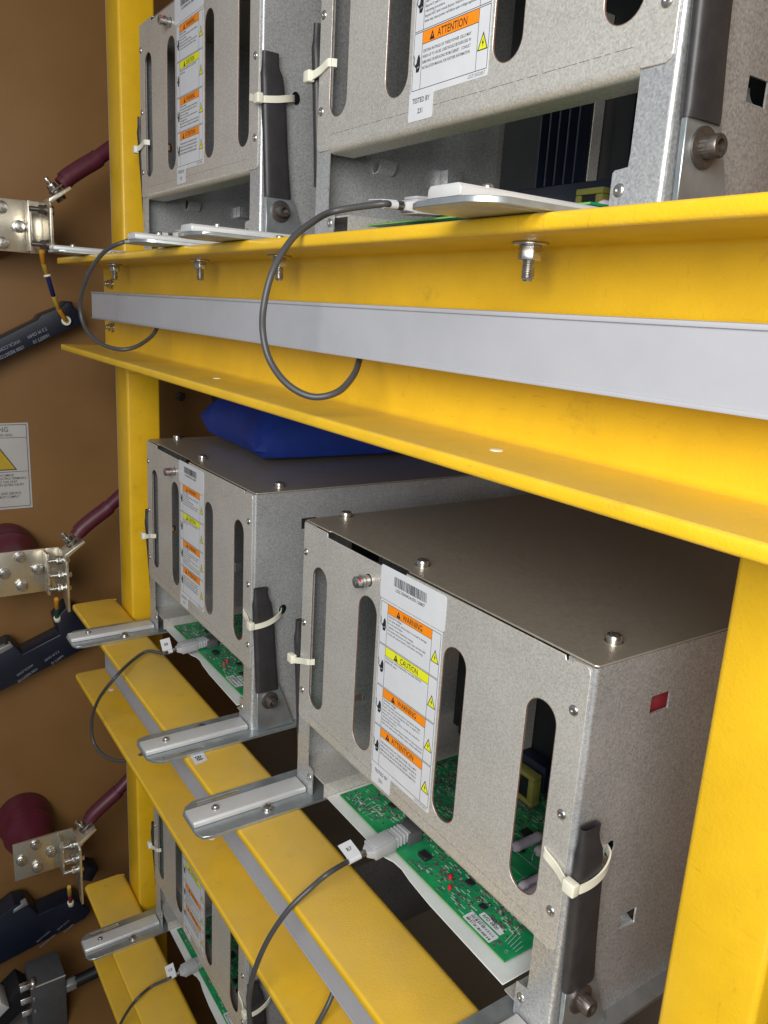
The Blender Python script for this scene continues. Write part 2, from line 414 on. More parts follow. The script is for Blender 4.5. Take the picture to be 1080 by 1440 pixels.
for k, zt in enumerate(FZ):
    bmx = RB(); bmx.profile(channel_profile(zt), XL + .006, XR)
    # rounded free corners of the flanges at the visible end
    for z0 in (zt - FT, zt - BH):
        bmx.prism([(XL + .0055, YF + .0005), (XL + .0055, YB - .002), (XL + .003, YB - .006), (XL, YB - .014), (XL, YF + .008), (XL + .002, YF + .003)],
                  [], 'xy', z0 + .0004, z0 + FT - .0004)
    b = bmx.build('cross_beam', 'yellow', rack); beams.append(b)
    # grey wiring duct cover in the mouth of the channel
    d = RB()
    d.profile([(.3321, zt - .0502), (.3321, zt - .0895), (.3345, zt - .0905), (.3700, zt - .0905), (.3700, zt - .0885),
               (.3345, zt - .0885), (.3341, zt - .0515), (.3700, zt - .0512), (.3700, zt - .0495), (.3335, zt - .0495)], -1.306 if k == 0 else -1.30, XR)
    d.build('wiring_duct', 'grey_duct', b)
    for z_ in (zt - .0512, zt - .0888):
        RB().box(-1.3055 if k == 0 else -1.2995, XR - .001, .3308, .33205, z_ - .0013, z_ + .0013).build('duct_lip', 'grey_duct', b, bevel=.0004)
    # bolts that hold the web to the post
    for dz in (-.036, -.104):
        n = RB(); yb = YB - .007
        n.cyl((-1.345, yb, zt + dz), (-1.345, yb - .0016, zt + dz), .0085, 18)
        n.hexnut((-1.345, yb - .0016, zt + dz), (-1.345, yb - .0075, zt + dz), .0070)
        n.cyl((-1.345, yb - .0075, zt + dz), (-1.345, yb - .012, zt + dz), .004, 12)
        n.build('post_bolt', 'steel', b, bevel=.0004)
    # plain bolt holes in the lower flange, plugged with pale filler
    for x in (PLUGS[k]):
        h = RB().lathe([(.0045, 0), (.0045, .0006), (.0036, .0009), (0, .0009)], (x, .343, zt - BH + FT - .0002), (0, 0, 1), 14)
        h.build('hole_plug', 'nylon', b)
t = RB().box(-1.3045, -1.292, YB - .004, YB + .022, FZ[0] - BH - .028, FZ[0] - BH - .0005).build('post_cleat', 'yellow', rack, bevel=.001)

# ================================================================== slide rails under the boxes
CX = {'L': -1.250, 'R': -0.719}        # left face of the two columns of boxes
CW = 0.407
def make_rail(side):
    """side -1: under the left leg (slot outside, screw inside); +1 mirrored. origin: middle of the plate, on the flange"""
    r = thing('slide_rail', 'x', 'rail')
    s = side; hw = .0335; y0, y1 = .2605, .56
    P = [(-hw, y0 + .016), (-hw + .006, y0 + .006), (-hw + .016, y0), (hw - .012, y0), (hw - .003, y0 + .004), (hw, y0 + .014), (hw, y1), (-hw, y1)]
    sl = rrect(-.0285, -.0235, .278, .330, .0024, 3)
    if s > 0: P = [(-x, y) for x, y in reversed(P)]; sl = [(-x, y) for x, y in reversed(sl)]
    MB().prism(P, [sl], 'xy', .0004, .0038).build('base_plate', 'zinc', r, bevel=.0004, seg=1)
    # pale slide strip with rolled edges
    hx = .0135; off = 0.0
    prof = [(-hx, .0042), (-hx, .0085), (-hx + .002, .0105), (hx - .002, .0105), (hx, .0085), (hx, .0042)]
    st = MB().profile(prof, .2615, .3945, 'y'); st.build('slide_strip', 'alu', r, bevel=.0006, seg=2)
    def screw(x, y, z, rr, nm):
        q = MB(); q.lathe([(rr * 1.35, 0), (rr * 1.35, .0010), (rr, .0012), (rr, .0026), (rr * .8, .0034), (0, .0036)], (x, y, z), (0, 0, 1), 18)
        o = q.build(nm, 'steel', r)
        c = MB().box(x - rr * .62, x + rr * .62, y - rr * .13, y + rr * .13, z + .0034, z + .0039)
        c.box(x - rr * .13, x + rr * .13, y - rr * .62, y + rr * .62, z + .00338, z + .00388)
        c.build('drive_recess', 'bolt_dark', o); return o
    screw(0, .2905, .0105, .0032, 'strip_screw')
    sx = .019 * (-s)
    screw(sx, .3435, .0038, .0058, 'fixing_screw')
    n = MB(); zb = -FT
    n.cyl((sx, .3435, zb - .0002), (sx, .3435, zb - .0018), .0110, 20)
    n.build('washer', 'steel', r, bevel=.0003)
    n = MB(); n.hexnut((sx, .3435, zb - .0018), (sx, .3435, zb - .0105), .0072)
    n.build('nut', 'steel', r, bevel=.0006)
    n = MB(); prof = []
    for i in range(11): prof += [(.0040, .0105 + i * .0010), (.0034, .0110 + i * .0010)]
    prof += [(.0028, .0222), (0, .0223)]
    n.lathe(prof, (sx, .3435, zb), (0, 0, -1), 14); n.build('stud', 'steel', r)
    return r
rail_proto = {-1: make_rail(-1), 1: make_rail(1)}
used = set()
RL = {('L', -1, 0): 'pale slide rail at the far left end of the upper yellow beam',
      ('L', 1, 0): 'pale topped slide rail under the right leg of the upper far box',
      ('R', -1, 0): 'pale topped slide rail under the left leg of the upper near box',
      ('R', 1, 0): 'large pale rail tip jutting over the upper beam, under the upper near box',
      ('L', -1, 1): 'pale slide rail on the middle beam nearest the brown wall',
      ('L', 1, 1): 'pale topped slide rail beside the B8 sticker, under the middle far box',
      ('R', -1, 1): 'pale topped slide rail below the B8 sticker, under the middle near box',
      ('R', 1, 1): 'slide rail under the right leg of the middle near box, at the bottom edge',
      ('L', -1, 2): 'pale topped slide rail on the lowest yellow beam beside the dark wall hardware'}
for (c, s, k), lab in RL.items():
    r = rail_proto[s] if s not in used else copy_tree(rail_proto[s]); used.add(s)
    x = CX[c] + (.0145 if s < 0 else CW - .0195)
    if (c, s, k) == ('R', 1, 0): x -= .008
    r.location = (x, 0, FZ[k]); tag(r, lab, 'rail', 'slide rails on the yellow beams')

# ================================================================== power cell boxes
W_, D_, H_ = CW, 0.56, 0.319           # width, depth, top above the flange
PB = 0.089                             # bottom of the front panel
SLOTS = [(.0248, .0552), (.1165, .1490), (.2500, .2800), (.3490, .3795)]

def make_cell():
    c = thing('power_cell', 'x', 'electrical cabinet')
    # ---- front panel
    P = []
    r = .005
    P += [(.0035, PB + r), (.0035, .3175), (.0065, .3188), (.052, .3188), (.053, .3140), (.190, .3140), (.191, .3188), (.380, .3188), (.381, .3155), (.387, .3155), (.388, .3188)]
    P += [(W_ - .0075, .3188), (W_ - .0045, .3165), (W_ - .0035, .3130), (W_ - .0035, PB + r), (W_ - .0035 - r * .3, PB + r * .3), (W_ - .0035 - r, PB)]
    P += [(.382, PB), (.381, PB + .003), (.0265, PB + .003), (.0255, PB), (.0035 + r, PB), (.0035 + r * .3, PB + r * .3)]
    holes = [rrect(a, b, .1155, .2775, (b - a) / 2 - .0003, 7) for a, b in SLOTS]
    holes.append(circle(.1317, .2935, .0062, 16))
    f = MB().prism(P, holes, 'xz', -.0014, .0); f.build('front_panel', 'galv', c, bevel=.00035, seg=1)
    fp = c.children[-1]
    for a, b in SLOTS:
        o_ = rrect(a, b, .1155, .2775, (b - a) / 2 - .0003, 7); i_ = rrect(a + .0004, b - .0004, .1159, .2771, (b - a) / 2 - .0007, 7)
        MB().prism(o_, [i_], 'xz', -.0012, -.0001).build('slot_edge', 'cut_edge', fp)
    # rolled lower lip of the panel
    prof = [(-.0014, PB + .0032)]
    for i in range(7):
        a = math.radians(180 + 90 * i / 6); prof.append((.0052 + .0066 * math.cos(a), PB + .0032 + .0066 * math.sin(a)))
    prof += [(.026, PB - .0034), (.026, PB - .0020), (.0052, PB - .0020)]
    for i in range(7):
        a = math.radians(270 - 90 * i / 6); prof.append((.0052 + .0052 * math.cos(a), PB + .0032 + .0052 * math.sin(a)))
    MB().profile(prof, .0262, .3812, 'x').build('rolled_lip', 'galv', fp)
    # dashed laser score line above the lip
    q = MB()
    x = .03
    while x < .375:
        l = random.uniform(.004, .016)
        q.box(x, x + l, -.00146, -.0013, PB + .0125, PB + .0128); x += l + random.uniform(.001, .004)
    q.build('bend_mark', 'bolt_dark', fp)
    # ---- rivets
    rv = MB().lathe([(.0042, 0), (.0040, .0005), (.0032, .0012), (.0016, .0014), (.0015, .0006), (0, .0006)], (0, 0, 0), (0, -1, 0), 16).mesh('rivet', 'steel')
    for x, z in ((.0085, .2862), (.009, .2051), (.0097, .1241), (.3930, .2828), (.3940, .2014), (.3952, .1208)):
        link('rivet', rv, fp, (x, -.0014, z))
    # ---- side panels with corner return and leg
    for s in (-1, 1):
        X = (lambda x: x) if s < 0 else (lambda x: W_ - x)
        sd = MB()
        holes = [circle(.0415, .1655, .0058, 12, .0068), rrect(.0645, .0860, .2695, .2835, .0008, 2), rrect(.0665, .0870, .0795, .0945, .0008, 2)]
        a, b = sorted((X(0), X(.0015)))
        sd.prism([(.003, .004), (.003, .3187), (D_, .3187), (D_, .004)], holes, 'yz', a, b)
        # rounded corner
        prof = []
        for i in range(7):
            an = math.radians(180 + 90 * i / 6); prof.append((X(.003 + .003 * math.cos(an)), .003 + .003 * math.sin(an) * 1.0))
        for i in range(7):
            an = math.radians(270 - 90 * i / 6); prof.append((X(.003 + .0015 * math.cos(an)), .003 + .0015 * math.sin(an)))
        n = len(prof)
        sd.profile([(p[0], p[1]) for p in prof], .004, .3187, 'z')
        L = [(.003, .004), (.036, .004), (.0375, .0055), (.0375, .0345), (.036, .036), (.0262, .037), (.0256, .045), (.0250, .3187), (.003, .3187)]
        sd.prism([(X(u), v) for u, v in L], [], 'xz', .0, .0015)
        o = sd.build('side_panel', 'galv_blue', c)
        # louvre tongue behind the lower hole and the little tab inside
        tg = MB(); pf = []
        for i in range(6):
            an = math.radians(90 * i / 5); pf.append((X(.0015 + .011 * math.sin(an)), .0795 + .013 * (1 - math.cos(an))))
        for i in range(5, -1, -1):
            an = math.radians(90 * i / 5); pf.append((X(.0022 + .0098 * math.sin(an)), .0808 + .0122 * (1 - math.cos(an))))
        tg.profile(pf, .0668, .0868, 'y'); tg.build('louvre_tongue', 'galv_blue', o)
        tg = MB(); tg.box(*sorted((X(.0016), X(.0150))), .150, .152, .078, .094); tg.box(*sorted((X(.0135), X(.0150))), .1521, .170, .078, .094)
        tg.build('inner_tab', 'galv_blue', o, bevel=.0004)
        pd = MB().box(*sorted((X(.0060), X(.0072))), .058, .0950, .262, .292); pd.build('red_backing', 'redback' if s > 0 else 'black_part', o)
        # leg rivet
        link('rivet', rv, o, (X(.031), .0, .0245))
        # base angle that carries the board tray
        xa = X(.0016); ba = MB()
        pf = [(.0016, .0125), (.0016, .0110), (.0520, .0110), (.0520, .0125)] if s > 0 else [(.0016, .0305), (.0016, .0290), (.058, .0290), (.058, .0125), (.0595, .0125), (.0595, .0305)]
        ba.profile([(X(u), v) for u, v in pf], .0035, D_ - .01, 'y'); ba.build('base_angle', 'galv', c)
        # side insulated bus strap
        sx = (1 if s > 0 else -1)
        E0 = W_ if s > 0 else 0.0
        ft = MB().prism([(.0060, .0045), (.0040, .061), (.0340, .067), (.0450, .040), (.0580, .0045)], [], 'yz', *sorted((E0 + sx * .0035, E0 + sx * .0075)))
        fo = ft.build('strap_foot', 'zinc', c, bevel=.0005, seg=1)
        bc = Vector((E0 + sx * .0075, .0215, .0465)); bx = Vector((sx, 0, 0))
        MB().lathe([(.0095, 0), (.0115, .0), (.0115, .0016), (.0100, .0022)], bc, bx, 24).build('washer', 'bolt_dark', fo)
        hd = MB(); rg = []
        for t_, rs in ((.0022, 1), (.0112, 1), (.0120, .9)):
            rg.append([bc + bx * t_ + Vector((0, math.cos(2 * math.pi * i / 44), math.sin(2 * math.pi * i / 44))) * (.0066 if i % 2 else .0063) * rs for i in range(44)])
        rg.append([bc + bx * .0120 + Vector((0, math.cos(2 * math.pi * i / 44), math.sin(2 * math.pi * i / 44))) * .0036 for i in range(44)])
        rg.append([bc + bx * .0070 + Vector((0, math.cos(2 * math.pi * i / 44), math.sin(2 * math.pi * i / 44))) * .0034 for i in range(44)])
        hd.loft(rg).build('socket_bolt', 'bolt_dark', fo)
        # sleeve: flattened tube, open and pinched at its top
        rings = []
        spec = [(.060, .0030, .0345, .0012, .0100), (.064, .0026, .0342, .0010, .0108), (.100, .0008, .0300, .0010, .0110), (.150, -.0022, .0262, .0012, .0112),
                (.172, -.0034, .0228, .0014, .0118), (.181, -.0040, .0208, .0020, .0116), (.188, -.0030, .0172, .0032, .0104), (.194, -.0028, .0160, .0038, .0098), (.2020, -.0027, .0161, .0036, .0100)]
        def ring(zc, ya, yb, xa_, xb_, ins=0.0, bow=0.0):
            R = []; cy = (ya + yb) / 2; cx = (xa_ + xb_) / 2; hy = (yb - ya) / 2 - ins; hx = (xb_ - xa_) / 2 - ins
            for i in range(20):
                an = 2 * math.pi * i / 20; ex = .45
                uy = math.copysign(abs(math.cos(an)) ** ex, math.cos(an)); ux = math.copysign(abs(math.sin(an)) ** .8, math.sin(an))
                R.append((E0 + sx * (cx + hx * ux - bow * uy * uy * .003), cy + hy * uy, zc))
            return R
        for a_ in spec: rings.append(ring(*a_))
        rings.append(ring(.2015, -.0027, .0161, .0036, .0100, .0009)); rings.append(ring(.180, -.0010, .0160, .0044, .0096, .001))
        MB().loft(rings).build('strap_sleeve', 'sleeve_lit' if False else 'sleeve', c)
        # cable tie
        ZT = .1600
        pth = [(X(.0245 + .002), .004, ZT + .004), (X(.0243), -.0012, ZT + .004), (X(.0215), -.0030, ZT + .0035), (X(.010), -.0034, ZT + .000), (X(-.002), -.0058, ZT - .0035),
               (X(-.0100), -.0045, ZT - .004), (X(-.0125), .0050, ZT - .003), (X(-.0126), .0160, ZT - .001), (X(-.0105), .0265, ZT + .002), (X(-.0050), .0360, ZT + .0048), (X(.004), .0412, ZT + .0055)]
        tie = MB().ribbon(smoothpath(pth, 5), .0068, .0013).build('cable_tie', 'nylon', c)
        hb = MB(); hb.box(*sorted((X(-.0125), X(-.0015))), -.0100, -.0028, ZT - .0082, ZT + .0022)
        hb.build('tie_head', 'nylon', tie, bevel=.0014, seg=3)
    # ---- lid
    ld = MB().prism([(.0008, .0035), (.0035, .0012), (.052, .0012), (.053, .0038), (.190, .0038), (.191, .0012), (W_ - .0035, .0012), (W_ - .0008, .0035), (W_ - .0008, D_), (.0008, D_)], [], 'xy', .3190, .3206)
    lo = ld.build('lid', 'galv_lid', c, bevel=.0004, seg=1)
    for x, y in ((.010, .0465), (.184, .0215), (.383, .0445)):
        q = MB().lathe([(.0068, 0), (.0068, .0008), (.0056, .0010), (.0056, .0022), (.0061, .0024), (.0061, .0044), (.0052, .0058), (.0025, .0065), (0, .0066)], (x, y, .3206), (0, 0, 1), 18)
        so = q.build('lid_screw', 'steel', lo)
        MB().box(x - .0036, x + .0036, y - .0006, y + .0006, .3262, .3273).box(x - .0006, x + .0006, y - .0036, y + .0036, .32615, .32725).build('drive_recess', 'bolt_dark', lo)
    MB().box(.0020, W_ - .0020, D_ + .0005, D_ + .002, .004, .3185).build('back_panel', 'galv', c)
    # ---- stud with nut on the panel
    q = MB(); p = Vector((.1317, 0, .2935)); d = Vector((0, -1, 0))
    q.lathe([(.0052, -.003), (.0052, .006), (.0046, .0064), (.0046, .0078), (.0062, .008), (.0062, .0100), (.0050, .0104), (.0050, .0118), (.0058, .012), (.0058, .0158), (.0046, .0166), (.0020, .0166), (.0020, .014), (0, .014)], p, d, 18)
    q.build('front_stud', 'steel', c)
    q = MB().obox(p + Vector((.0045, -.0138, .0030)), Vector((1, 0, 0)), Vector((0, 1, 0)), Vector((0, 0, 1)), .0010, .0014, .0014); q.build('inspection_mark', 'redmark', c, bevel=.0006)
    # ---- labels
    yL = -.0014
    lab = MB().prism(rrect(.151, .2475, .2846, .3165, .003), [], 'xz', yL - .0003, yL - .00002).build('barcode_label', 'white_label', c)
    q = MB(); x = .1725; rnd = random.Random(3)
    while x < .2215:
        wd = rnd.choice((.0004, .0004, .0008, .0011)); q.box(x, x + wd, yL - .0004, yL - .00031, .3015, .3105); x += wd + rnd.choice((.0004, .0005, .0009))
    q.build('barcode', 'ink', lab)
    join_text([(text_mesh('LDZ10500424.070-120807', .0042, .95, .012, 'CENTER'), T((.1972, yL - .0004, .2970)))], 'lettering', 'ink', lab)
    wl = MB().prism(rrect(.1545, .2468, .1110, .2838, .0012), [], 'xz', yL - .00028, yL - .00002).build('warning_label', 'white_label', c)
    y1 = yL - .00036; y2 = yL - .00029
    rows = [.2818, .2398, .1978, .1563]; bot = .1158
    heads = [('WARNING', 'orange'), ('CAUTION', 'lemon'), ('WARNING', 'orange'), ('ATTENTION', 'orange')]
    body = [['Hazardous voltage.', 'Can cause death, serious injury or property damage.', 'Do not touch frame.', 'Capacitor stores hazardous energy.', 'Disconnect all sources of supply, wait until the LED', 'on the cell control board is out before servicing.'],
            ['This power cell is intended for use with 750VAC', '50/60 HZ input.'],
            ['Hazardous voltage.', 'Can cause death, serious injury or property damage.', 'Power cells with bus voltage less than or equal to 2', 'years need no reforming.', 'Beyond 2 years must reform, consult the manual for', 'reforming procedure.', 'Beyond AFC level consult factory. Failure in observing these', 'limits may cause power cell failure upon voltage application.'],
            ['CERTAIN RATINGS OF THESE POWER CELLS MAY', 'WEIGH UP TO 100 LBS. CARE SHOULD BE EXERCISED IN', 'REMOVING OR REPLACING FROM CABINET.   CONSULT', 'INSTALLATION MANUAL FOR FURTHER INFORMATION.']]
    fr = MB()
    def hl(x0, x1, z): fr.box(x0, x1, y1, y2, z - .00022, z + .00022)
    def vl(x, z0, z1): fr.box(x - .0002, x + .0002, y1 - .00001, y2 - .00001, z0, z1)
    for k, zt in enumerate(rows):
        hand = MB(); tri_b = MB(); items = []; fine = []; bolts = MB()
        zb = (rows[k + 1] + .0012) if k < 3 else bot
        hl(.1560, .2456, zt); hl(.1560, .2456, zb)
        for x in (.1560, .1668, .2334, .2456): vl(x, zb, zt)
        hb_ = MB().box(.1671, .2331, yL - .00034, yL - .00029, zt - .0088, zt - .0003).build('header', heads[k][1], wl)
        hl(.1668, .2334, zt - .0089)
        nm = heads[k][0]; lx = .1905 if k < 3 else .1855
        items.append((text_mesh(nm, .0078, .78 if k < 3 else .80, .006, 'LEFT'), T((lx, yL - .00042, zt - .0073))))
        # black alert triangle in the header
        tx = lx - .0066
        tri_b.prism([(tx - .0032, zt - .0079), (tx + .0032, zt - .0079), (tx, zt - .0014)], [[(tx - .0004, zt - .0060), (tx + .0004, zt - .0060), (tx + .0004, zt - .0038), (tx - .0004, zt - .0038)]], 'xz', yL - .00040, yL - .00035)
        for j, ln in enumerate(body[k]):
            step = .0034 if k != 3 else .0039; sz = .0028 if k != 3 else .0030
            wmax = .0640 if k != 3 else .058
            me = text_mesh(ln, sz, 1.0, .008)
            wd = max((v.co.x for v in me.vertices), default=.01)
            sxk = min(1.0, wmax / wd)
            z = zt - .0089 - (.0030 if k != 3 else .0062) - step * j
            fine.append((me, T((.1680, y1, z)) @ Matrix.Diagonal((sxk, 1, 1, 1))))
        # shock triangle
        cx, z0 = .2395, zt - .0272
        to = MB().prism([(cx - .0046, z0), (cx + .0046, z0), (cx, z0 + .0098)], [], 'xz', yL - .00034, yL - .00029).build('hazard_triangle', 'lemon', wl)
        fr.prism([(cx - .0056, z0 - .0007), (cx + .0056, z0 - .0007), (cx, z0 + .0112)], [[(cx - .0044, z0), (cx + .0044, z0), (cx, z0 + .0094)]], 'xz', y1 - .00002, y1 + .00004)
        bolts.prism([(cx + .0006, z0 + .0070), (cx - .0012, z0 + .0036), (cx - .0001, z0 + .0038), (cx - .0006, z0 + .0010), (cx + .0013, z0 + .0046), (cx + .0002, z0 + .0044)], [], 'xz', y1 - .00003, y1 + .00004)
        # hand with a jagged line above it
        hx, hz = .1622, zt - .0218
        hp = [(-.0020, -.0058), (.0014, -.0060), (.0022, -.0046), (.0030, -.0020), (.0029, .0000), (.0026, .0044), (.0019, .0047), (.0015, .0062), (.0007, .0066), (.0002, .0060), (-.0004, .0058), (-.0008, .0040), (-.0013, .0036), (-.0018, .0010), (-.0032, -.0006), (-.0036, -.0018), (-.0022, -.0024)]
        hand.prism([(hx + a_, hz + b_) for a_, b_ in hp], [[(hx - .0010, hz - .0032), (hx + .0018, hz - .0022), (hx + .0018, hz - .0017), (hx - .0010, hz - .0026)]], 'xz', y1, y2)
        zz = [(-.0062, .0072), (-.0045, .0042), (-.0052, .0010), (-.0035, -.0012), (-.0022, .0002)]
        for a_, b_ in zip(zz[:-1], zz[1:]):
            dx, dz = b_[0] - a_[0], b_[1] - a_[1]; l = math.hypot(dx, dz); nx, nz = -dz / l * .0004, dx / l * .0004
            hand.prism([(hx + a_[0] + nx, hz + a_[1] + nz), (hx + a_[0] - nx, hz + a_[1] - nz), (hx + b_[0] - nx, hz + b_[1] - nz), (hx + b_[0] + nx, hz + b_[1] + nz)], [], 'xz', y1 - .00001, y2 - .00001)
        hand.build('hand_symbol', 'ink', wl, smooth=False); tri_b.build('alert_symbol', 'ink', wl, smooth=False); bolts.build('lightning_symbol', 'ink', wl, smooth=False)
        join_text(items, 'header_lettering', 'ink', wl); tag(join_text(fine, 'fine_lettering', 'ink', wl), kind='stuff')
    fr.build('label_border', 'ink', wl, smooth=False)
    join_text([(text_mesh('LDZ10502857', .0034, .95, .0, 'LEFT'), T((.2255, y1, .1123)))], 'part_number', 'grey_ink', wl)
    ts = MB().prism(rrect(.1550, .1868, .0938, .1150, .0014), [], 'xz', yL - .00048, yL - .00029).build('inspection_sticker', 'white_label', c)
    join_text([(text_mesh('TESTED BY', .0052, .88, .012, 'CENTER'), T((.1709, yL - .00056, .1068))), (text_mesh('231', .0052, .95, .012, 'CENTER'), T((.1709, yL - .00056, .0990)))], 'lettering', 'ink', ts)
    # ---- tray and circuit board
    pt = []
    for x, y in ((.0600, .0060), (.150, .0060), (.165, .0052), (.176, .0070), (.185, .0105), (.198, .0115), (.215, .0088), (.250, .0062), (.352, .0040)): pt.append((x, y))
    tr = MB().prism(pt + [(.352, .33), (.060, .33)], [], 'xy', .0130, .0142)
    tr.build('board_tray', 'tray', c, bevel=.0003, seg=1)
    ZP = .0225
    bd = MB().prism([(.0740, .0150), (.150, .0150), (.1505, .0158), (.155, .0158), (.1555, .0150), (.262, .0150), (.2625, .0158), (.267, .0158), (.2675, .0150), (.3410, .0150), (.3410, .34), (.0740, .34)],
                    [circle(.3340, .0235, .0022, 12), circle(.0800, .0235, .0018, 12)], 'xy', ZP - .0016, ZP).build('circuit_board', 'pcb', c)
    MB().box(.0743, .3407, .0146, .01495, ZP - .0015, ZP - .0003).build('board_edge', 'pcb_edge', bd)
    for x, y in ((.085, .05), (.33, .05), (.2, .2)):
        MB().cyl((x, y, .0142), (x, y, ZP - .0016), .004, 10).build('standoff', 'nylon', bd)
    rnd = random.Random(11)
    # named chips
    chips = [(.2040, .0345, .0120, .0085, .0040), (.2350, .060, .010, .008, .002), (.2550, .050, .008, .007, .002), (.2850, .040, .007, .006, .002), (.150, .060, .012, .010, .002), (.120, .055, .009, .009, .002), (.180, .075, .014, .014, .002),
             (.215, .09, .010, .008, .002), (.262, .085, .008, .008, .002), (.228, .150, .012, .012, .002), (.26, .17, .010, .010, .002), (.30, .16, .014, .010, .003), (.20, .135, .010, .010, .002), (.245, .125, .008, .006, .002), (.31, .20, .016, .012, .004), (.272, .220, .012, .012, .003)]
    for x, y, a_, b_, h in chips:
        MB().box(x - a_ / 2, x + a_ / 2, y - b_ / 2, y + b_ / 2, ZP + .0003, ZP + h).build('chip', 'chip', bd, bevel=.0003, seg=1)
    smd = MB(); pads = MB(); silk = MB()
    def occupied(x, y):
        return any(abs(x - u) < a_ / 2 + .002 and abs(y - v) < b_ / 2 + .002 for u, v, a_, b_, h in chips) or (.282 < x < .322 and y < .036) or (.140 < x < .200 and y < .050) or (x > .24 and .07 < y < .16)
    for i in range(3600):
        x = rnd.uniform(.078, .337); y = rnd.uniform(.018, .26)
        if occupied(x, y): continue
        if x > .325 and y < .06: continue
        l, wd = rnd.choice(((.0010, .0006), (.0016, .0008), (.0022, .0013)))
        if rnd.random() < .5: l, wd = wd, l
        t_ = rnd.random()
        if t_ < .30: smd.box(x - l, x + l, y - wd, y + wd, ZP + .0001, ZP + .0009)
        elif t_ < .60:
            if l > wd: pads.box(x - l * 1.2, x - l * .5, y - wd, y + wd, ZP + .00008, ZP + .0007); pads.box(x + l * .5, x + l * 1.2, y - wd, y + wd, ZP + .00008, ZP + .0007)
            else: pads.box(x - l, x + l, y - wd * 1.2, y - wd * .5, ZP + .00008, ZP + .0007); pads.box(x - l, x + l, y + wd * .5, y + wd * 1.2, ZP + .00008, ZP + .0007)
        else:
            for j in range(rnd.randint(3, 7)):
                silk.box(x + j * .0011, x + j * .0011 + .0007, y - .0006, y + .0006 * rnd.choice((1, .3)), ZP + .00006, ZP + .00012)
    for x, y, a_, b_, h in chips:
        n = max(2, int(a_ / .0016))
        for j in range(n):
            u = x - a_ / 2 + (j + .5) * a_ / n
            for sg in (-1, 1): pads.box(u - .0003, u + .0003, y + sg * (b_ / 2 + .0001), y + sg * (b_ / 2 + .0013), ZP + .0001, ZP + .0005)
    # silkscreen lines near the two ends and outline boxes
    for j in range(6):
        a0 = Vector((.092 + j * .0055, .019, 0)); a1 = Vector((.080 + j * .0075, .034 + .002 * j, 0)); d = (a1 - a0).normalized(); nrm = Vector((-d.y, d.x, 0)) * .00018
        silk.prism([(a0 + nrm)[:2], (a0 - nrm)[:2], (a1 - nrm)[:2], (a1 + nrm)[:2]], [], 'xy', ZP + .00005, ZP + .00011)
    for j in range(5):
        a0 = Vector((.3255 + j * .0032, .030, 0)); a1 = Vector((.319 + j * .0045, .052 - .003 * j, 0)); d = (a1 - a0).normalized(); nrm = Vector((-d.y, d.x, 0)) * .00018
        silk.prism([(a0 + nrm)[:2], (a0 - nrm)[:2], (a1 - nrm)[:2], (a1 + nrm)[:2]], [], 'xy', ZP + .00005, ZP + .00011)
    for x0, x1, ya, yb in ((.225, .285, .100, .120), (.275, .330, .070, .105), (.100, .140, .075, .095), (.245, .300, .135, .165)):
        for u in ((x0, x1, ya, ya + .0003), (x0, x1, yb, yb + .0003), (x0, x0 + .0003, ya + .0004, yb - .0001), (x1 - .0003, x1, ya + .0004, yb - .0001)): silk.box(*u, ZP + .00005, ZP + .00011)
    for nm, mb_, mt in (('small_components', smd, 'smd'), ('solder_pads', pads, 'solder'), ('silkscreen', silk, 'silk')):
        tag(mb_.build(nm, mt, bd, smooth=False), kind='stuff')
    for x, y in ((.2402, .0378), (.2510, .0285), (.176, .088)):
        MB().lathe([(.0019, 0), (.0019, .0030), (.0013, .0042), (0, .0046)], (x, y, ZP), (0, 0, 1), 12).build('led', 'led', bd)
    # wound resistors near the right end
    for x, y, z in ((.2435, .1345, .0062), (.2890, .1010, .0062), (.2990, .0900, .0062), (.2600, .1500, .0062)):
        ro = MB().lathe([(.0010, -.019), (.0040, -.0185), (.0052, -.0165), (.0052, -.012), (.0049, -.011), (.0049, .011), (.0052, .012), (.0052, .0165), (.0040, .0185), (.0010, .019)], (x, y, ZP + z), (0, 1, 0), 18).build('wound_resistor', 'resistor', bd)
        q = MB(); q.tube([(x, y - .024, ZP), (x, y - .0235, ZP + z), (x, y - .018, ZP + z)], .0006, 6); q.tube([(x, y + .024, ZP), (x, y + .0235, ZP + z), (x, y + .018, ZP + z)], .0006, 6)
        q.build('resistor_lead', 'solder', bd)
        me = text_mesh('100\u03a9J-7', .0055, .9, .01, 'CENTER')
        mx = T((x - .0049, y, ZP + z + .0015)) @ Matrix.Rotation(math.radians(-90), 4, 'Z') @ Matrix.Rotation(math.radians(-20), 4, 'X')
        join_text([(me, mx @ T((0, -.0008, -.001)))], 'resistor_print', 'ink', bd)
    # two stickers
    so = MB().prism([(.2850, .0165), (.3185, .0165), (.3195, .0175), (.3195, .0275), (.3185, .0285), (.2850, .0285), (.2840, .0275), (.2840, .0175)], [], 'xy', ZP + .0002, ZP + .0004).build('board_sticker', 'white_label', bd)
    so2 = MB().prism(rrect(.2900, .3180, .0305, .0370, .0010), [], 'xy', ZP + .0002, ZP + .0004).build('board_sticker', 'white_label', bd)
    q = MB(); rn = random.Random(5)
    for yy in (.0180, .0232):
        x = .287
        while x < .3165:
            wd = rn.choice((.0003, .0005, .0009)); q.box(x, x + wd, yy, yy + .0026, ZP + .00045, ZP + .0005); x += wd + rn.choice((.0003, .0005, .0012))
    q.build('sticker_barcode', 'ink', bd, smooth=False)
    flat = Matrix.Rotation(math.radians(-90), 4, 'X')
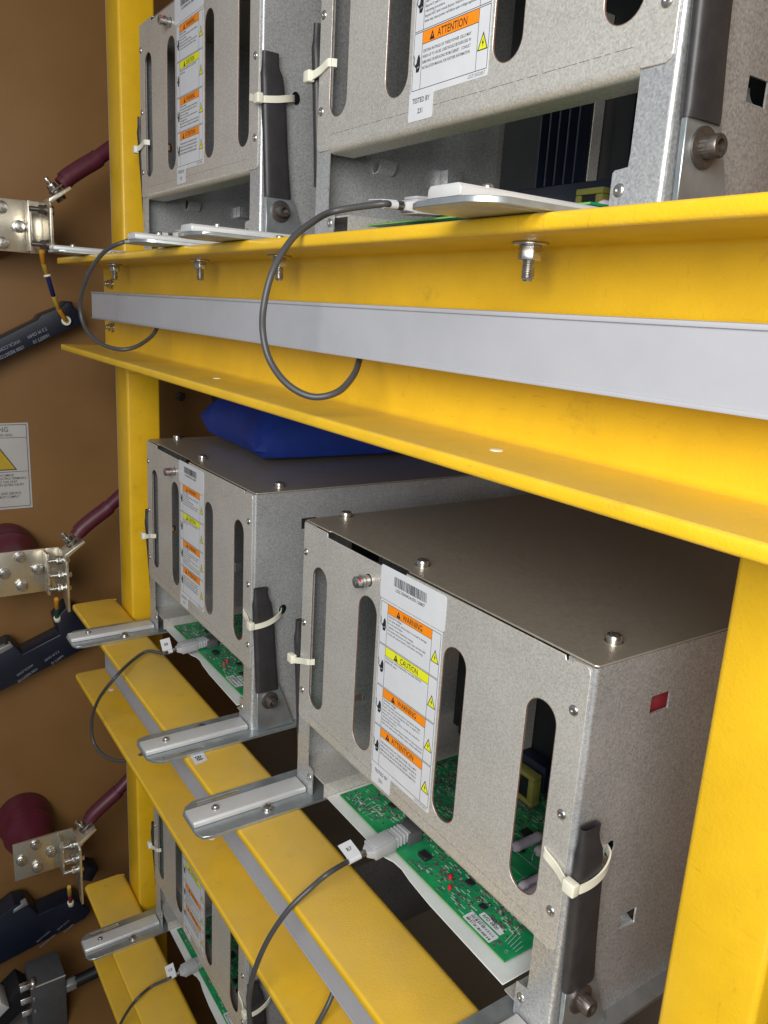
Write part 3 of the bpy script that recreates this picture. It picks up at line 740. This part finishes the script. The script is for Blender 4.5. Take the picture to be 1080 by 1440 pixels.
    join_text([(text_mesh('P/N A5E01649374', .0022, 1, .01), T((.2870, .0262, ZP + .0005)) @ flat), (text_mesh('S/N 120807', .0020, 1, .01), T((.2870, .0211, ZP + .0005)) @ flat),
               (text_mesh('RFD 0800', .0050, .95, .012), T((.2925, .0320, ZP + .0005)) @ flat)], 'sticker_lettering', 'ink', bd)
    # socket that the fibre plug sits in
    MB().box(.1600, .1830, .0300, .0470, ZP + .0002, ZP + .0125).build('plug_socket', 'plug_dark', bd, bevel=.0008)
    # ---- what shows through the slots: capacitor bank, bus plates, transformer
    cb = MB()
    cb.box(.212, .395, .22, .50, .075, .305); cb.build('capacitor_bank', 'black_part', c, bevel=.004)
    q = MB().box(.212, .395, .190, .202, .040, .068); q.build('bus_clamp', 'black_part', c, bevel=.001)
    for i in range(6):
        MB().box(.225 + i * .014, .2265 + i * .014, .180, .215, .079, .20).build('heatsink_fin', 'black_part', c)
    MB().box(.2600, .2612, .205, .215, .079, .22).build('bus_edge', 'galv', c)
    q = MB(); q.box(.172, .2040, .178, .190, .0590, .0645); q.box(.1960, .2040, .178, .190, .0340, .0588); q.box(.172, .178, .178, .190, .0340, .0588); q.box(.172, .2040, .178, .190, .0285, .0338)
    q.build('transformer_frame', 'bobbin', c, bevel=.0008)
    MB().box(.1785, .1955, .180, .189, .0342, .0586).build('transformer_core', 'black_part', c)
    MB().box(.174, .202, .176, .192, ZP + .0005, .0280).build('transformer_base', 'smd', c, bevel=.001)
    MB().box(.030, .210, .2095, .2120, .036, .312).build('inner_dark_panel', 'black_part', c)  # black panel added to keep the inside of the box dark
    for i in range(5):
        MB().box(.098 + i * .0125, .1000 + i * .0125, .196, .2085, .0745, .205).build('heatsink_fin', 'navy', c)
    MB().box(.1660, .1670, .196, .2085, .0745, .215).build('bus_edge', 'galv', c)
    MB().box(.060, .2060, .192, .2088, .042, .0735).build('bus_clamp', 'navy', c, bevel=.001)
    MB().box(.165, .40, .205, .2090, .235, .270).build('bus_plate', 'maroon', c, bevel=.001)
    return c

cell0 = make_cell()
CELLS = [('L', 0, 'grey metal box with slotted front at upper left, rear of the top row'),
         ('R', 0, 'nearest grey metal box of the top row, cut off by the top edge'),
         ('L', 1, 'grey metal box with slotted front in the middle row, under the blue bag'),
         ('R', 1, 'largest grey metal box in full view, with barcode label and slotted front'),
         ('L', 2, 'grey metal box at the bottom, half hidden under the middle yellow beam'),
         ('R', 2, 'grey box under the largest box, only its lid in the dark gap')]
cells = {}
for i, (cc, k, lab) in enumerate(CELLS):
    o = cell0 if i == 0 else copy_tree(cell0)
    o.location = (CX[cc], 0.3965, FZ[k]); tag(o, lab, 'electrical box', 'slotted metal boxes on the rack'); o.name = 'power_cell' if i == 0 else 'power_cell.%03d' % i
    cells[cc, k] = o
# no two boxes are dressed alike: stickers and ties sit a little differently
rj = random.Random(21)
for key, o in cells.items():
    for ch in o.children:
        if ch.name.startswith(('inspection_sticker', 'barcode_label')): ch.location = (rj.uniform(-.0016, .0016), 0, rj.uniform(-.0012, .0008))
        elif ch.name.startswith('cable_tie') and key != ('R', 1): ch.location = (0, 0, rj.uniform(-.0035, .0015))
# only the nearest full box shows something red behind its upper side opening
for key, o in cells.items():
    if key != ('R', 1):
        for sp_ in o.children:
            for ch in list(sp_.children):
                if ch.name.startswith('red_backing'): bpy.data.objects.remove(ch)

# ================================================================== fibre cables with plugs and tags
def fibre(label, k, c, pix, tagtxt, show_tag=True, tagdir=(-1, 0, .25)):
    """pix: (x, y, depth plane Y) points of the cable in the photograph; starts at the plug"""
    cx = CX[c]; z = FZ[k]
    p0 = Vector((cx + .1720, .3965 + .027, z + .0305))          # plug nose at the socket
    t = thing('fibre_cable', label, 'cable', p0, 'grey fibre cables of the boxes')
    d = Vector((.06, -1.0, -.06)).normalized(); rgt = d.cross(Vector((0, 0, 1))).normalized(); up = rgt.cross(d).normalized()
    L = lambda a, b, h: d * a + rgt * b + up * h
    q = MB()
    q.obox(L(.0050, 0, 0), d, rgt, up, .0120, .0085, .0052)
    q.obox(L(.0250, 0, -.0005), d, rgt, up, .0130, .0100, .0056)
    for i in range(4): q.obox(L(-.003 + i * .0042, 0, 0), d, rgt, up, .0008, .0093, .0058)
    q.build('plug_body', 'plug', t, bevel=.0009)
    MB().obox(L(.0245, 0, .0064), d, rgt, up, .0120, .0078, .0011).build('plug_latch', 'plug', t, bevel=.0006)
    q = MB()
    q.loft([[L(.038, b, h) for b, h in ((-.0085, -.005), (.0085, -.005), (.0085, .004), (-.0085, .004))], [L(.044, b, h) for b, h in ((-.0040, -.0035), (.0040, -.0035), (.0040, .0030), (-.0040, .0030))]])
    q.build('plug_neck', 'plug', t, bevel=.0005)
    MB().cyl(L(.0438, 0, 0), L(.0505, 0, 0), .0034, 14).build('ferrule', 'steel', t)
    MB().cyl(L(.0500, 0, 0), L(.0640, 0, 0), .0033, 14).build('cable_sleeve', 'white_label', t)
    # cable
    P = [L(.0560, 0, 0), L(.0660, 0, .0)]
    for i, (x, y, Y) in enumerate(pix):
        if k and i < 4:
            g = on(x, y, 'z', z + .010)
            Y = min(Y, g.y) if g.y > YF - .012 else Y
        P.append(on(x, y, 'y', Y) - p0)
    MB().tube(smoothpath(P, 7), .0026, 10).build('cable', 'cable', t)
    if show_tag:
        a = L(.0520, 0, .0035); u = Vector(tagdir).normalized(); u = (u - d * u.dot(d)).normalized(); v = d
        q = MB().obox(a + u * .0085 + v * .0055, v, u, v.cross(u).normalized(), .0075, .0085, .00025)
        tg = q.build('cable_tag', 'white_label', t)
        me = text_mesh(tagtxt, .0058, 1.0, .01, 'CENTER')
        nrm = v.cross(u).normalized()
        if nrm.dot(-(p0)) < 0: nrm = -nrm
        ex = (-v if True else v); ez = nrm.cross(ex).normalized()
        mx = Matrix((ex, -nrm, ez)).transposed().to_4x4(); mx = T(a + u * .0085 + v * .0055 + nrm * .0004) @ mx @ T((0, 0, -.002))
        join_text([(me, mx)], 'tag_lettering', 'ink', tg)
    return t
fibre('grey cable from the white B7 tag sweeping down across the middle beam', 1, 'R',
      [(462, 1228, .332), (438, 1248, .318), (405, 1280, .296), (375, 1325, .282), (355, 1375, .275), (350, 1415, .275), (356, 1450, .280), (380, 1485, .290), (420, 1480, .305), (455, 1425, .328), (470, 1392, .342), (478, 1375, .350)], 'B7')
fibre('grey cable loop over the middle beam from the box under the blue bag', 1, 'L',
      [(207, 916, .350), (185, 930, .325), (160, 955, .282), (138, 985, .276), (129, 1015, .278), (132, 1045, .280), (150, 1065, .290), (175, 1070, .305), (200, 1060, .325), (225, 1035, .345)], 'B8', tagdir=(-.5, 0, 1))
fibre('large dark cable loop hanging in front of the grey strip below the upper near box', 0, 'R',
      [(470, 297, .335), (440, 312, .312), (410, 337, .290), (384, 380, .272), (371, 430, .265), (370, 470, .265), (380, 508, .268), (405, 541, .275), (440, 558, .288), (475, 551, .305), (497, 528, .325), (505, 507, .344), (507, 495, .352)], 'A7', tagdir=(-1, 0, .05))
fibre('small dark cable loop at the far left end of the upper beam', 0, 'L',
      [(205, 331, .340), (178, 339, .300), (148, 353, .280), (125, 385, .268), (113, 425, .265), (118, 457, .268), (137, 480, .276), (165, 491, .290), (190, 488, .310), (212, 474, .335), (221, 461, .346), (224, 452, .352)], 'A8', show_tag=False)
fibre('grey cable on the lowest beam running from the plug of the bottom box', 2, 'L',
      [(212, 1388, .345), (190, 1408, .320), (172, 1435, .300), (160, 1465, .290), (158, 1500, .285), (170, 1530, .295), (200, 1530, .325), (215, 1500, .345)], 'C8', tagdir=(-.7, 0, 1))

# sticker on the beam
st = MB().prism([(p.x, p.y) for p in (on(268, 1063, 'z', FZ[1]), on(285, 1057, 'z', FZ[1]), on(292, 1069, 'z', FZ[1]), on(275, 1076, 'z', FZ[1]))], [], 'xy', FZ[1] + .0003, FZ[1] + .0006).build('beam_sticker', 'white_label')
tag(st, 'small white B8 sticker on the middle yellow beam between two slide rails', 'sticker')
sc = (on(280, 1066, 'z', FZ[1] + .0007))
join_text([(text_mesh('B8', .0110, .9, .014, 'CENTER'), T((sc.x, sc.y - .0040, sc.z)) @ Matrix.Rotation(math.radians(-90), 4, 'X'))], 'lettering', 'ink', st)

# ================================================================== blue bag on the middle far box
def bag():
    x0, x1, y0, y1 = -1.205, -0.985, .470, .93; zt = FZ[1] + .3225
    n = 44; q = MB(); V = []; F = []
    for sgn in (1, -1):
        for j in range(n + 1):
            for i in range(n + 1):
                u, v = i / n * 2 - 1, j / n * 2 - 1
                e = max(0.0, (1 - u ** 4)) ** .5 * max(0.0, (1 - v ** 4)) ** .5
                pin = 1 - .07 * (1 - v * v) * abs(u) ** 3
                x = (x0 + x1) / 2 + u * (x1 - x0) / 2 * pin + .012 * v
                y = (y0 + y1) / 2 + v * (y1 - y0) / 2 * (1 - .06 * (1 - u * u) * abs(v) ** 3)
                wr = (.0025 * math.sin(9 * u + 4 * v) + .0012 * math.sin(31 * u + 5 * math.sin(6 * v)) * abs(v) ** 2 + .0012 * math.sin(27 * v + 4 * math.sin(5 * u)) * abs(u) ** 2) * e ** .5
                h = .030 + (.068 * e * (1 + .10 * u) + wr) - .012 * u if sgn > 0 else .029 - .012 * u - (.0285 - .012 * u) * e ** .35
                V.append((x, y, zt + h))
    m = (n + 1) ** 2
    for s_ in (0, 1):
        for j in range(n):
            for i in range(n):
                a = s_ * m + j * (n + 1) + i; F.append((a, a + 1, a + n + 2, a + n + 1))
    q._add(V, F); bmesh.ops.remove_doubles(q.bm, verts=q.bm.verts[:], dist=.0016)
    o = q.build('blue_bag', 'blue_bag'); return o
tag(bag(), 'soft blue fabric bag lying on top of the middle far box', 'bag')
p = [on(300, 530, 'y', .56), on(305, 552, 'y', .565), on(312, 572, 'y', .57), on(325, 590, 'y', .60), on(350, 600, 'y', .66)]
hc = tag(MB().tube(smoothpath(p, 5), .0125, 14).build('dark_hose', 'black_part'), 'dark hose with a pale tie hanging down behind the blue bag', 'hose')
q = on(311, 571, 'y', .57); dr = (p[3] - p[1]).normalized()
MB().cyl(q - dr * .003, q + dr * .003, .0136, 20).build('hose_tie', 'nylon', hc)

# ================================================================== hardware on the brown side wall
XI = -1.475
names = ['top', 'middle', 'bottom']
for k, zf in enumerate(FZ):
    wherek = ['top set, level with the upper beam', 'middle set, below the warning sign', 'bottom set, level with the lowest beam'][k]
    C0 = Vector((XW, .232, zf + .050))
    ins = MB().lathe([(.052, 0), (.0535, .004), (.0535, .030), (.051, .040), (.047, .050), (.049, .058), (.050, .070), (.047, .080), (.040, .095), (.036, .120), (.036, .1415)], C0, (1, 0, 0), 40)
    tag(ins.build('standoff_insulator', 'maroon'), 'round maroon standoff insulator on the brown wall, ' + wherek, 'insulator', 'maroon insulators on the wall')
    b = thing('bus_bracket', 'shiny tinned bracket with bolt heads, ' + wherek, 'bracket', (XI, .232, zf + .05), 'tinned brackets on the insulators')
    O = Vector(b.location)
    def bld(mb_, nm, m, par, **kk):
        o = mb_.build(nm, m, par, **kk); o.data.transform(T(-O)); return o
    YP0 = .150 if k < 2 else .189
    pl_ = MB().prism([(YP0, zf + .0065), (.2765, zf + .0065), (.2765, zf + .0885), (YP0, zf + .0885)], [], 'yz', XI, XI + .005)
    plate = bld(pl_, 'bracket_plate', 'tin', b, bevel=.0008)
    # folded leg and rear plate
    lg = MB().box(XI + .0052, XI + .036, .2715, .2765, zf + .0085, zf + .0865); bld(lg, 'bracket_leg', 'tin', b, bevel=.0008)
    rp = MB().box(XI + .002, XI + .0055, .2768, .3010, zf + .0065, zf + .0885); bld(rp, 'rear_plate', 'tin', b, bevel=.0006)
    for bx_, by_ in [[(2.8, 290.5), (28.3, 318.3), (3.9, 341.7), (-22, 316)], [(29.4, 784.4), (6.7, 807.8), (54, 801.7), (31.7, 825)], [(50.7, 1190), (31, 1212.7), (73, 1200), (53, 1222)]][k]:
        pb_ = on(bx_, by_, 'x', XI + .012); y, z = pb_.y, pb_.z - zf
        h = MB(); h.lathe([(.0102, 0), (.0102, .0012)], (XI + .005, y, zf + z), (1, 0, 0), 20)
        h.hexnut((XI + .0062, y, zf + z), (XI + .0130, y, zf + z), .0096, phase=random.uniform(0, 1)); h.lathe([(.0082, 0), (.0074, .0010), (0, .0014)], (XI + .0130, y, zf + z), (1, 0, 0), 16)
        bld(h, 'bolt', 'steel', b, bevel=.0004)
    # link bar seen edge-on with its bent tab
    XA = -1.41
    zl0 = zf + (.016 if k == 0 else -.018 if k == 1 else -.050); zl1 = zf + .088
    lk = MB().prism([(XI + .006, zf + .012), (XA - .010, zl0), (XA, zl0), (XA, zl1 - .012), (XA - .014, zl1), (XI + .006, zl1)], [], 'xz', .2985, .3030)
    lko = bld(lk, 'link_bar', 'tin', b, bevel=.0006)
    tb = MB().profile([(.2985, zl1 - .002), (.3030, zl1 - .004), (.3340, zl1 + .0205), (.3315, zl1 + .0245), (.2985, zl1 + .002)], XI + .020, XA - .002, 'x'); bld(tb, 'bent_tab', 'tin', b, bevel=.0006)
    for z, x in ((.074, -1.436), (.018 if k != 1 else .022, -1.432), (.050, -1.424)) if k else ((.074, -1.436), (.020, -1.432)):
        s_ = MB(); a = Vector((x, .2985, zf + z)); dd = Vector((0, -1, 0))
        s_.cyl(a, a + dd * .0016, .0088, 18); s_.cyl(a + dd * .0016, a + dd * .0040, .0072, 18); s_.hexnut(a + dd * .0040, a + dd * .0115, .0080)
        prof = []
        for i in range(12): prof += [(.0042, .0115 + i * .0012), (.0037, .0121 + i * .0012)]
        s_.lathe(prof + [(.003, .0262), (0, .0264)], a, dd, 12)
        s_.hexnut(a + Vector((0, .0046, 0)), a + Vector((0, .0110, 0)), .0080)
        bld(s_, 'stud_bolt', 'steel' if k else 'bolt_dark', b, bevel=.0003)
    # lug bolt on the tab
    tc_ = Vector((XA - .028, .318, zl1 + .0125)); tn = Vector((0, -.62, .78)).normalized()
    s_ = MB(); s_.hexnut(tc_ - tn * .011, tc_ - tn * .003, .0085); s_.cyl(tc_ + tn * .003, tc_ + tn * .006, .0105, 16)
    bld(s_, 'lug_washer', 'bolt_dark', b, bevel=.0004)
    s_ = MB(); s_.hexnut(tc_ + tn * .0105, tc_ + tn * .018, .0080); s_.cyl(tc_ + tn * .018, tc_ + tn * .029, .0038, 12); bld(s_, 'lug_nut', 'steel', b, bevel=.0004)
    # maroon cable running up behind the post
    td = Vector((0, .77, .63)).normalized()
    c0 = tc_ + tn * .0082 + td * .004
    cb = thing('power_cable', 'thick maroon cable going behind the yellow post, ' + wherek, 'cable', c0, 'maroon cables on the wall')
    MB().loft([[td * (-.012) + Vector((s1 * .010, 0, 0)) + tn * h for s1, h in ((-1, -.0018), (1, -.0018), (1, .0018), (-1, .0018))],
               [td * (.012) + Vector((s1 * .010, 0, 0)) + tn * h for s1, h in ((-1, -.0018), (1, -.0018), (1, .0018), (-1, .0018))]]).build('lug', 'bolt_dark', cb, bevel=.0004)
    pts = [td * .010, td * .020 + tn * .002, td * .032 + tn * .003, td * .055 + tn * .002, td * .075, td * .085, td * .13 + Vector((-.004, 0, 0)), td * .20 + Vector((-.02, 0, -.004)), td * .30 + Vector((-.06, 0, -.03))]
    MB().tube(smoothpath(pts, 5), .012, 16, None).build('cable_sleeve', 'maroon_cable', cb)
    sl = MB().tube(smoothpath([td * .018 + tn * .002, td * .030 + tn * .003, td * .055 + tn * .002, td * .078, td * .088], 5), .014, 16); sl.build('heat_shrink', 'maroon_cable', cb)

# navy resistor bodies
def resistor(label, pix, lines, cap=None, hook=None):
    P = [on(x, y, 'x', -1.545) for x, y in pix]
    c = sum(P, Vector()) / len(P)
    t = thing('bar_resistor', label, 'resistor', c, 'navy resistor bars on the wall')
    MB().prism([(p.y - c.y, p.z - c.z) for p in P], [], 'yz', -.05, 0).build('resistor_body', 'navy', t, bevel=.0025, seg=2)
    for s_, x, y, sz, ang in lines:
        q = on(x, y, 'x', -1.545) - c
        me = text_mesh(s_, sz, .9, .006, 'CENTER')
        # upside-down print reading right to left as mounted
        a = math.radians(ang)
        ex = Vector((0, -math.cos(a), -math.sin(a))); nrm = Vector((1, 0, 0)); ez = nrm.cross(ex)
        mx = Matrix((ex, -nrm, ez)).transposed().to_4x4(); mx.translation = q + Vector((.0006, 0, 0))
        join_text([(me, mx)], 'print', 'navy_print', t)
    if cap:
        Q = [on(x, y, 'x', -1.545) - c for x, y in cap]
        MB().prism([(p_.y, p_.z) for p_ in Q], [], 'yz', -.012, .002).build('end_cap', 'zinc', t, bevel=.001)
    return t
resistor('navy resistor bar with pale print beside the upper yellow beam', [(-40, 530), (-40, 493), (0, 476), (53, 450), (58, 443), (88, 431), (93, 424), (102, 424), (104, 432), (110, 436), (117, 455), (96, 464), (0, 508)],
         [('HVCA.COM', 12, 484, .0085, 27), ('1500 RESISTOR', 14, 494, .0085, 27), ('7.3 M OHM', 51, 466, .0085, 27), ('160077.10', 57, 474, .0085, 27)])
resistor('navy resistor bar with pale print and grey end beside the middle beam', [(-40, 990), (-40, 935), (12, 905), (19, 905), (32, 920), (84, 893), (78, 872), (95, 852), (112, 858), (132, 890), (120, 912), (0, 973)],
         [('HVCA.COM', 34, 941, .0072, 29), ('1500 RESISTOR', 38, 948, .0072, 29), ('7.3 M OHM', 72, 921, .0072, 29), ('160077.10', 80, 926, .0072, 29)], cap=[(-10, 925), (-12, 917), (15, 904), (19, 909)])
resistor('navy resistor bar with pale print and grey end beside the lowest beam', [(-40, 1378), (-40, 1322), (20, 1274), (38, 1270), (54, 1287), (92, 1270), (106, 1266), (128, 1281), (120, 1292), (60, 1325), (0, 1357)],
         [('HVCA.COM', 60, 1316, .0066, 29), ('1500 RESISTOR', 66, 1322, .0066, 29), ('7.3 M OHM', 88, 1300, .0066, 29), ('160077.10', 96, 1304, .0066, 29)], cap=[(18, 1284), (19, 1279), (37, 1267), (40, 1271)])
nb = on(124, 1222, 'x', -1.55)
tag(MB().obox(nb, Vector((1, 0, 0)), Vector((0, .85, -.5)).normalized(), Vector((0, .5, .85)).normalized(), .02, .012, .016).build('navy_block', 'navy', bevel=.002), 'small navy block behind the bottom tinned bracket', 'block')

def lead(label, segs, ring=None, X=-1.43):
    pts = [on(x, y, 'x', xx) for x, y, xx, m in segs]; t = thing('wire_lead', label, 'wire', pts[0], 'short coloured wires of the resistors')
    O = pts[0]
    for i in range(len(pts) - 1):
        MB().cyl(pts[i] - O, pts[i + 1] - O, .0040 if segs[i][3] != 'nylon' else .0062, 12).build('wire_segment', segs[i][3], t, bevel=.0008)
    if ring:
        x, y, xx = ring; c = on(x, y, 'x', xx) - O
        MB().lathe([(.0030, 0), (.0080, 0), (.0085, .001), (.0080, .002), (.0046, .0022), (.0042, .0018), (.0040, .004), (0, .0045)], c, (1, 0, -.0), 20).build('ring_terminal', 'nylon', t)
        MB().lathe([(.0042, 0), (.0042, .0036), (.003, .0050), (0, .0052)], c, (1, 0, 0), 12).build('ring_screw', 'steel', t)
    return t
lead('yellow and blue wire hanging from the top bracket to a ring on the navy bar', [(58, 353, -1.43, 'wire_o'), (61, 370, -1.45, 'wire_y'), (66, 386, -1.47, 'nylon'), (67, 389, -1.47, 'wire_b'), (75, 416, -1.49, 'wire_y'), (82, 434, -1.51, 'wire_o'), (92, 450, -1.53, 'wire_o')], (93, 451, -1.535))
lead('orange and green wire below the middle bracket', [(79, 842, -1.43, 'wire_o'), (80, 855, -1.45, 'wire_g'), (80, 868, -1.47, 'nylon'), (81, 872, -1.475, 'nylon')])
lead('yellow and red wire below the bottom bracket', [(97, 1247, -1.43, 'wire_y'), (98, 1258, -1.45, 'wire_r'), (99, 1268, -1.47, 'nylon'), (100, 1272, -1.475, 'nylon')])

# warning sign on the wall
sg = thing('warning_sign', 'white warning sign with yellow triangle on the brown wall at the left edge', 'sign', (XW, .2, -.33))
P = [on(39, 594, 'x', XW), on(46, 713, 'x', XW)]
ys1, zs1, zs0 = (P[0].y + P[1].y) / 2, P[0].z, P[1].z; ys0 = ys1 - .125
def sgb(mb_, nm, m): o = mb_.build(nm, m, sg, smooth=False); o.data.transform(T(-Vector(sg.location))); return o
sgb(MB().box(XW + .0004, XW + .0014, ys0, ys1, zs0, zs1), 'sign_plate', 'sign')
ln = MB(); xx = (XW + .0016, XW + .0019)
def L4(y0, y1, z0, z1): ln.box(*xx, y0, y1, z0, z1)
L4(ys0 + .004, ys1 - .0035, zs1 - .0040, zs1 - .0028); L4(ys0 + .004, ys1 - .0035, zs0 + .004, zs0 + .0052)
ln.box(xx[0], xx[1] - .0001, ys1 - .0045, ys1 - .0033, zs0 + .0052, zs1 - .0040); ln.box(xx[0], xx[1] - .0001, ys0 + .0033, ys0 + .0045, zs0 + .0052, zs1 - .0040)
L4(ys0 + .0046, ys1 - .0046, zs1 - .0285, zs1 - .0275); L4(ys0 + .0046, ys1 - .0046, zs1 - .0945, zs1 - .0935)
sgb(ln, 'sign_border', 'grey_ink')
cy = (ys0 + ys1) / 2; tz0, tz1 = zs1 - .0905, zs1 - .031; hw = (tz1 - tz0) / math.sqrt(3) * 1.12
sgb(MB().prism([(cy - hw, tz0), (cy + hw, tz0), (cy, tz1)], [], 'yz', XW + .0016, XW + .0018), 'triangle_border', 'ink')
sgb(MB().prism([(cy - hw + .003, tz0 + .0018), (cy + hw - .003, tz0 + .0018), (cy, tz1 - .0036)], [], 'yz', XW + .00185, XW + .0020), 'yellow_triangle', 'sign_y')
sgb(MB().prism([(cy + .004, tz0 + .040), (cy - .009, tz0 + .020), (cy - .001, tz0 + .021), (cy - .005, tz0 + .006), (cy + .010, tz0 + .026), (cy + .002, tz0 + .0255)], [], 'yz', XW + .00205, XW + .0022), 'lightning_symbol', 'ink')
RX = Matrix.Rotation(math.radians(90), 4, 'Z')
it = []
for s_, z, sz in (('WARNING', .0165, .0130), ('HIGH VOLTAGE RISK AREA', .0250, .0065), ('DISCONNECT INCOMING', .1025, .0064), ('POWER AND GROUND MULTIPLE TERMINALS', .1090, .0064), ('BEFORE SERVICING THIS UNIT', .1155, .0064), ('FAILURE CAN RESULT IN SEVERE INJURY', .1215, .0064),
                  ('SEE MANUAL FOR SAFE SERVICE', .1385, .0070), ('ALL PERSONNEL MUST COMPLY', .1450, .0064)):
    me = text_mesh(s_, sz, .86, .008, 'CENTER'); wd = max(v.co.x for v in me.vertices) * 2; k_ = min(1.0, .108 / wd)
    it.append((me, T((XW + .0020, cy, zs1 - z)) @ RX @ Matrix.Diagonal((k_, 1, 1, 1))))
so = join_text(it, 'sign_lettering', 'grey_ink', sg); so.data.transform(T(-Vector(sg.location)))

# terminal block at the lower left
tb = thing('terminal_block', 'dark grey terminal block with three nuts at the bottom left corner', 'terminal block', on(70, 1400, 'x', -1.45))
O = Vector(tb.location)
def tbb(mb_, nm, m, **kk): o = mb_.build(nm, m, tb, **kk); o.data.transform(T(-O)); return o
a = on(43, 1390, 'x', -1.425); b_ = on(92, 1371, 'x', -1.425)
tbb(MB().box(-1.500, -1.425, a.y, b_.y, a.z - .16, a.z), 'block_body', 'termgrey', bevel=.002)
tbb(MB().box(-1.4245, -1.4235, a.y, b_.y, a.z - .0022, a.z + .0005), 'block_edge', 'alu')
for px, py in ((32, 1389), (33, 1407), (35, 1424)):
    p_ = on(px, py, 'x', -1.435); s_ = MB(); s_.hexnut(p_ + Vector((0, .016, 0)), p_ + Vector((0, -.006, 0)), .0095); s_.cyl(p_ + Vector((0, .016, 0)), p_ + Vector((0, .022, 0)), .012, 14)
    tbb(s_, 'nut', 'steel', bevel=.0006)
p_ = on(98, 1384, 'x', -1.445); s_ = MB(); s_.hexnut(p_ - Vector((0, .012, 0)), p_ + Vector((0, .012, 0)), .014); tbb(s_, 'gland_nut', 'zinc', bevel=.001)
pt = [p_ + Vector((0, .01, 0)), p_ + Vector((0, .05, .004)), p_ + Vector((0, .10, .012)), p_ + Vector((0, .2, .02))]
tbb(MB().tube(smoothpath(pt, 4), .0125, 14), 'hose', 'black_part')

# second dark block, cut by the left edge
q = on(-8, 1410, 'x', -1.44)
d2 = thing('corner_bracket', 'grey angled metal piece at the lower left edge beside the terminal block', 'bracket', q)
MB().obox(Vector(), Vector((1, 0, 0)), Vector((0, .8, .6)), Vector((0, -.6, .8)), .03, .020, .012).build('bracket_body', 'alu', d2, bevel=.0015)
MB().obox(Vector((-.02, .02, -.03)), Vector((1, 0, 0)), Vector((0, .8, .6)), Vector((0, -.6, .8)), .03, .05, .022).build('bracket_base', 'black_part', d2, bevel=.0015)

# ------------------------------------------------------------------ lift everything so the floor is the ground
for o in bpy.data.objects:
    if o.parent is None and o.type in {'MESH', 'EMPTY'}:
        o.location.z += EYE - .0
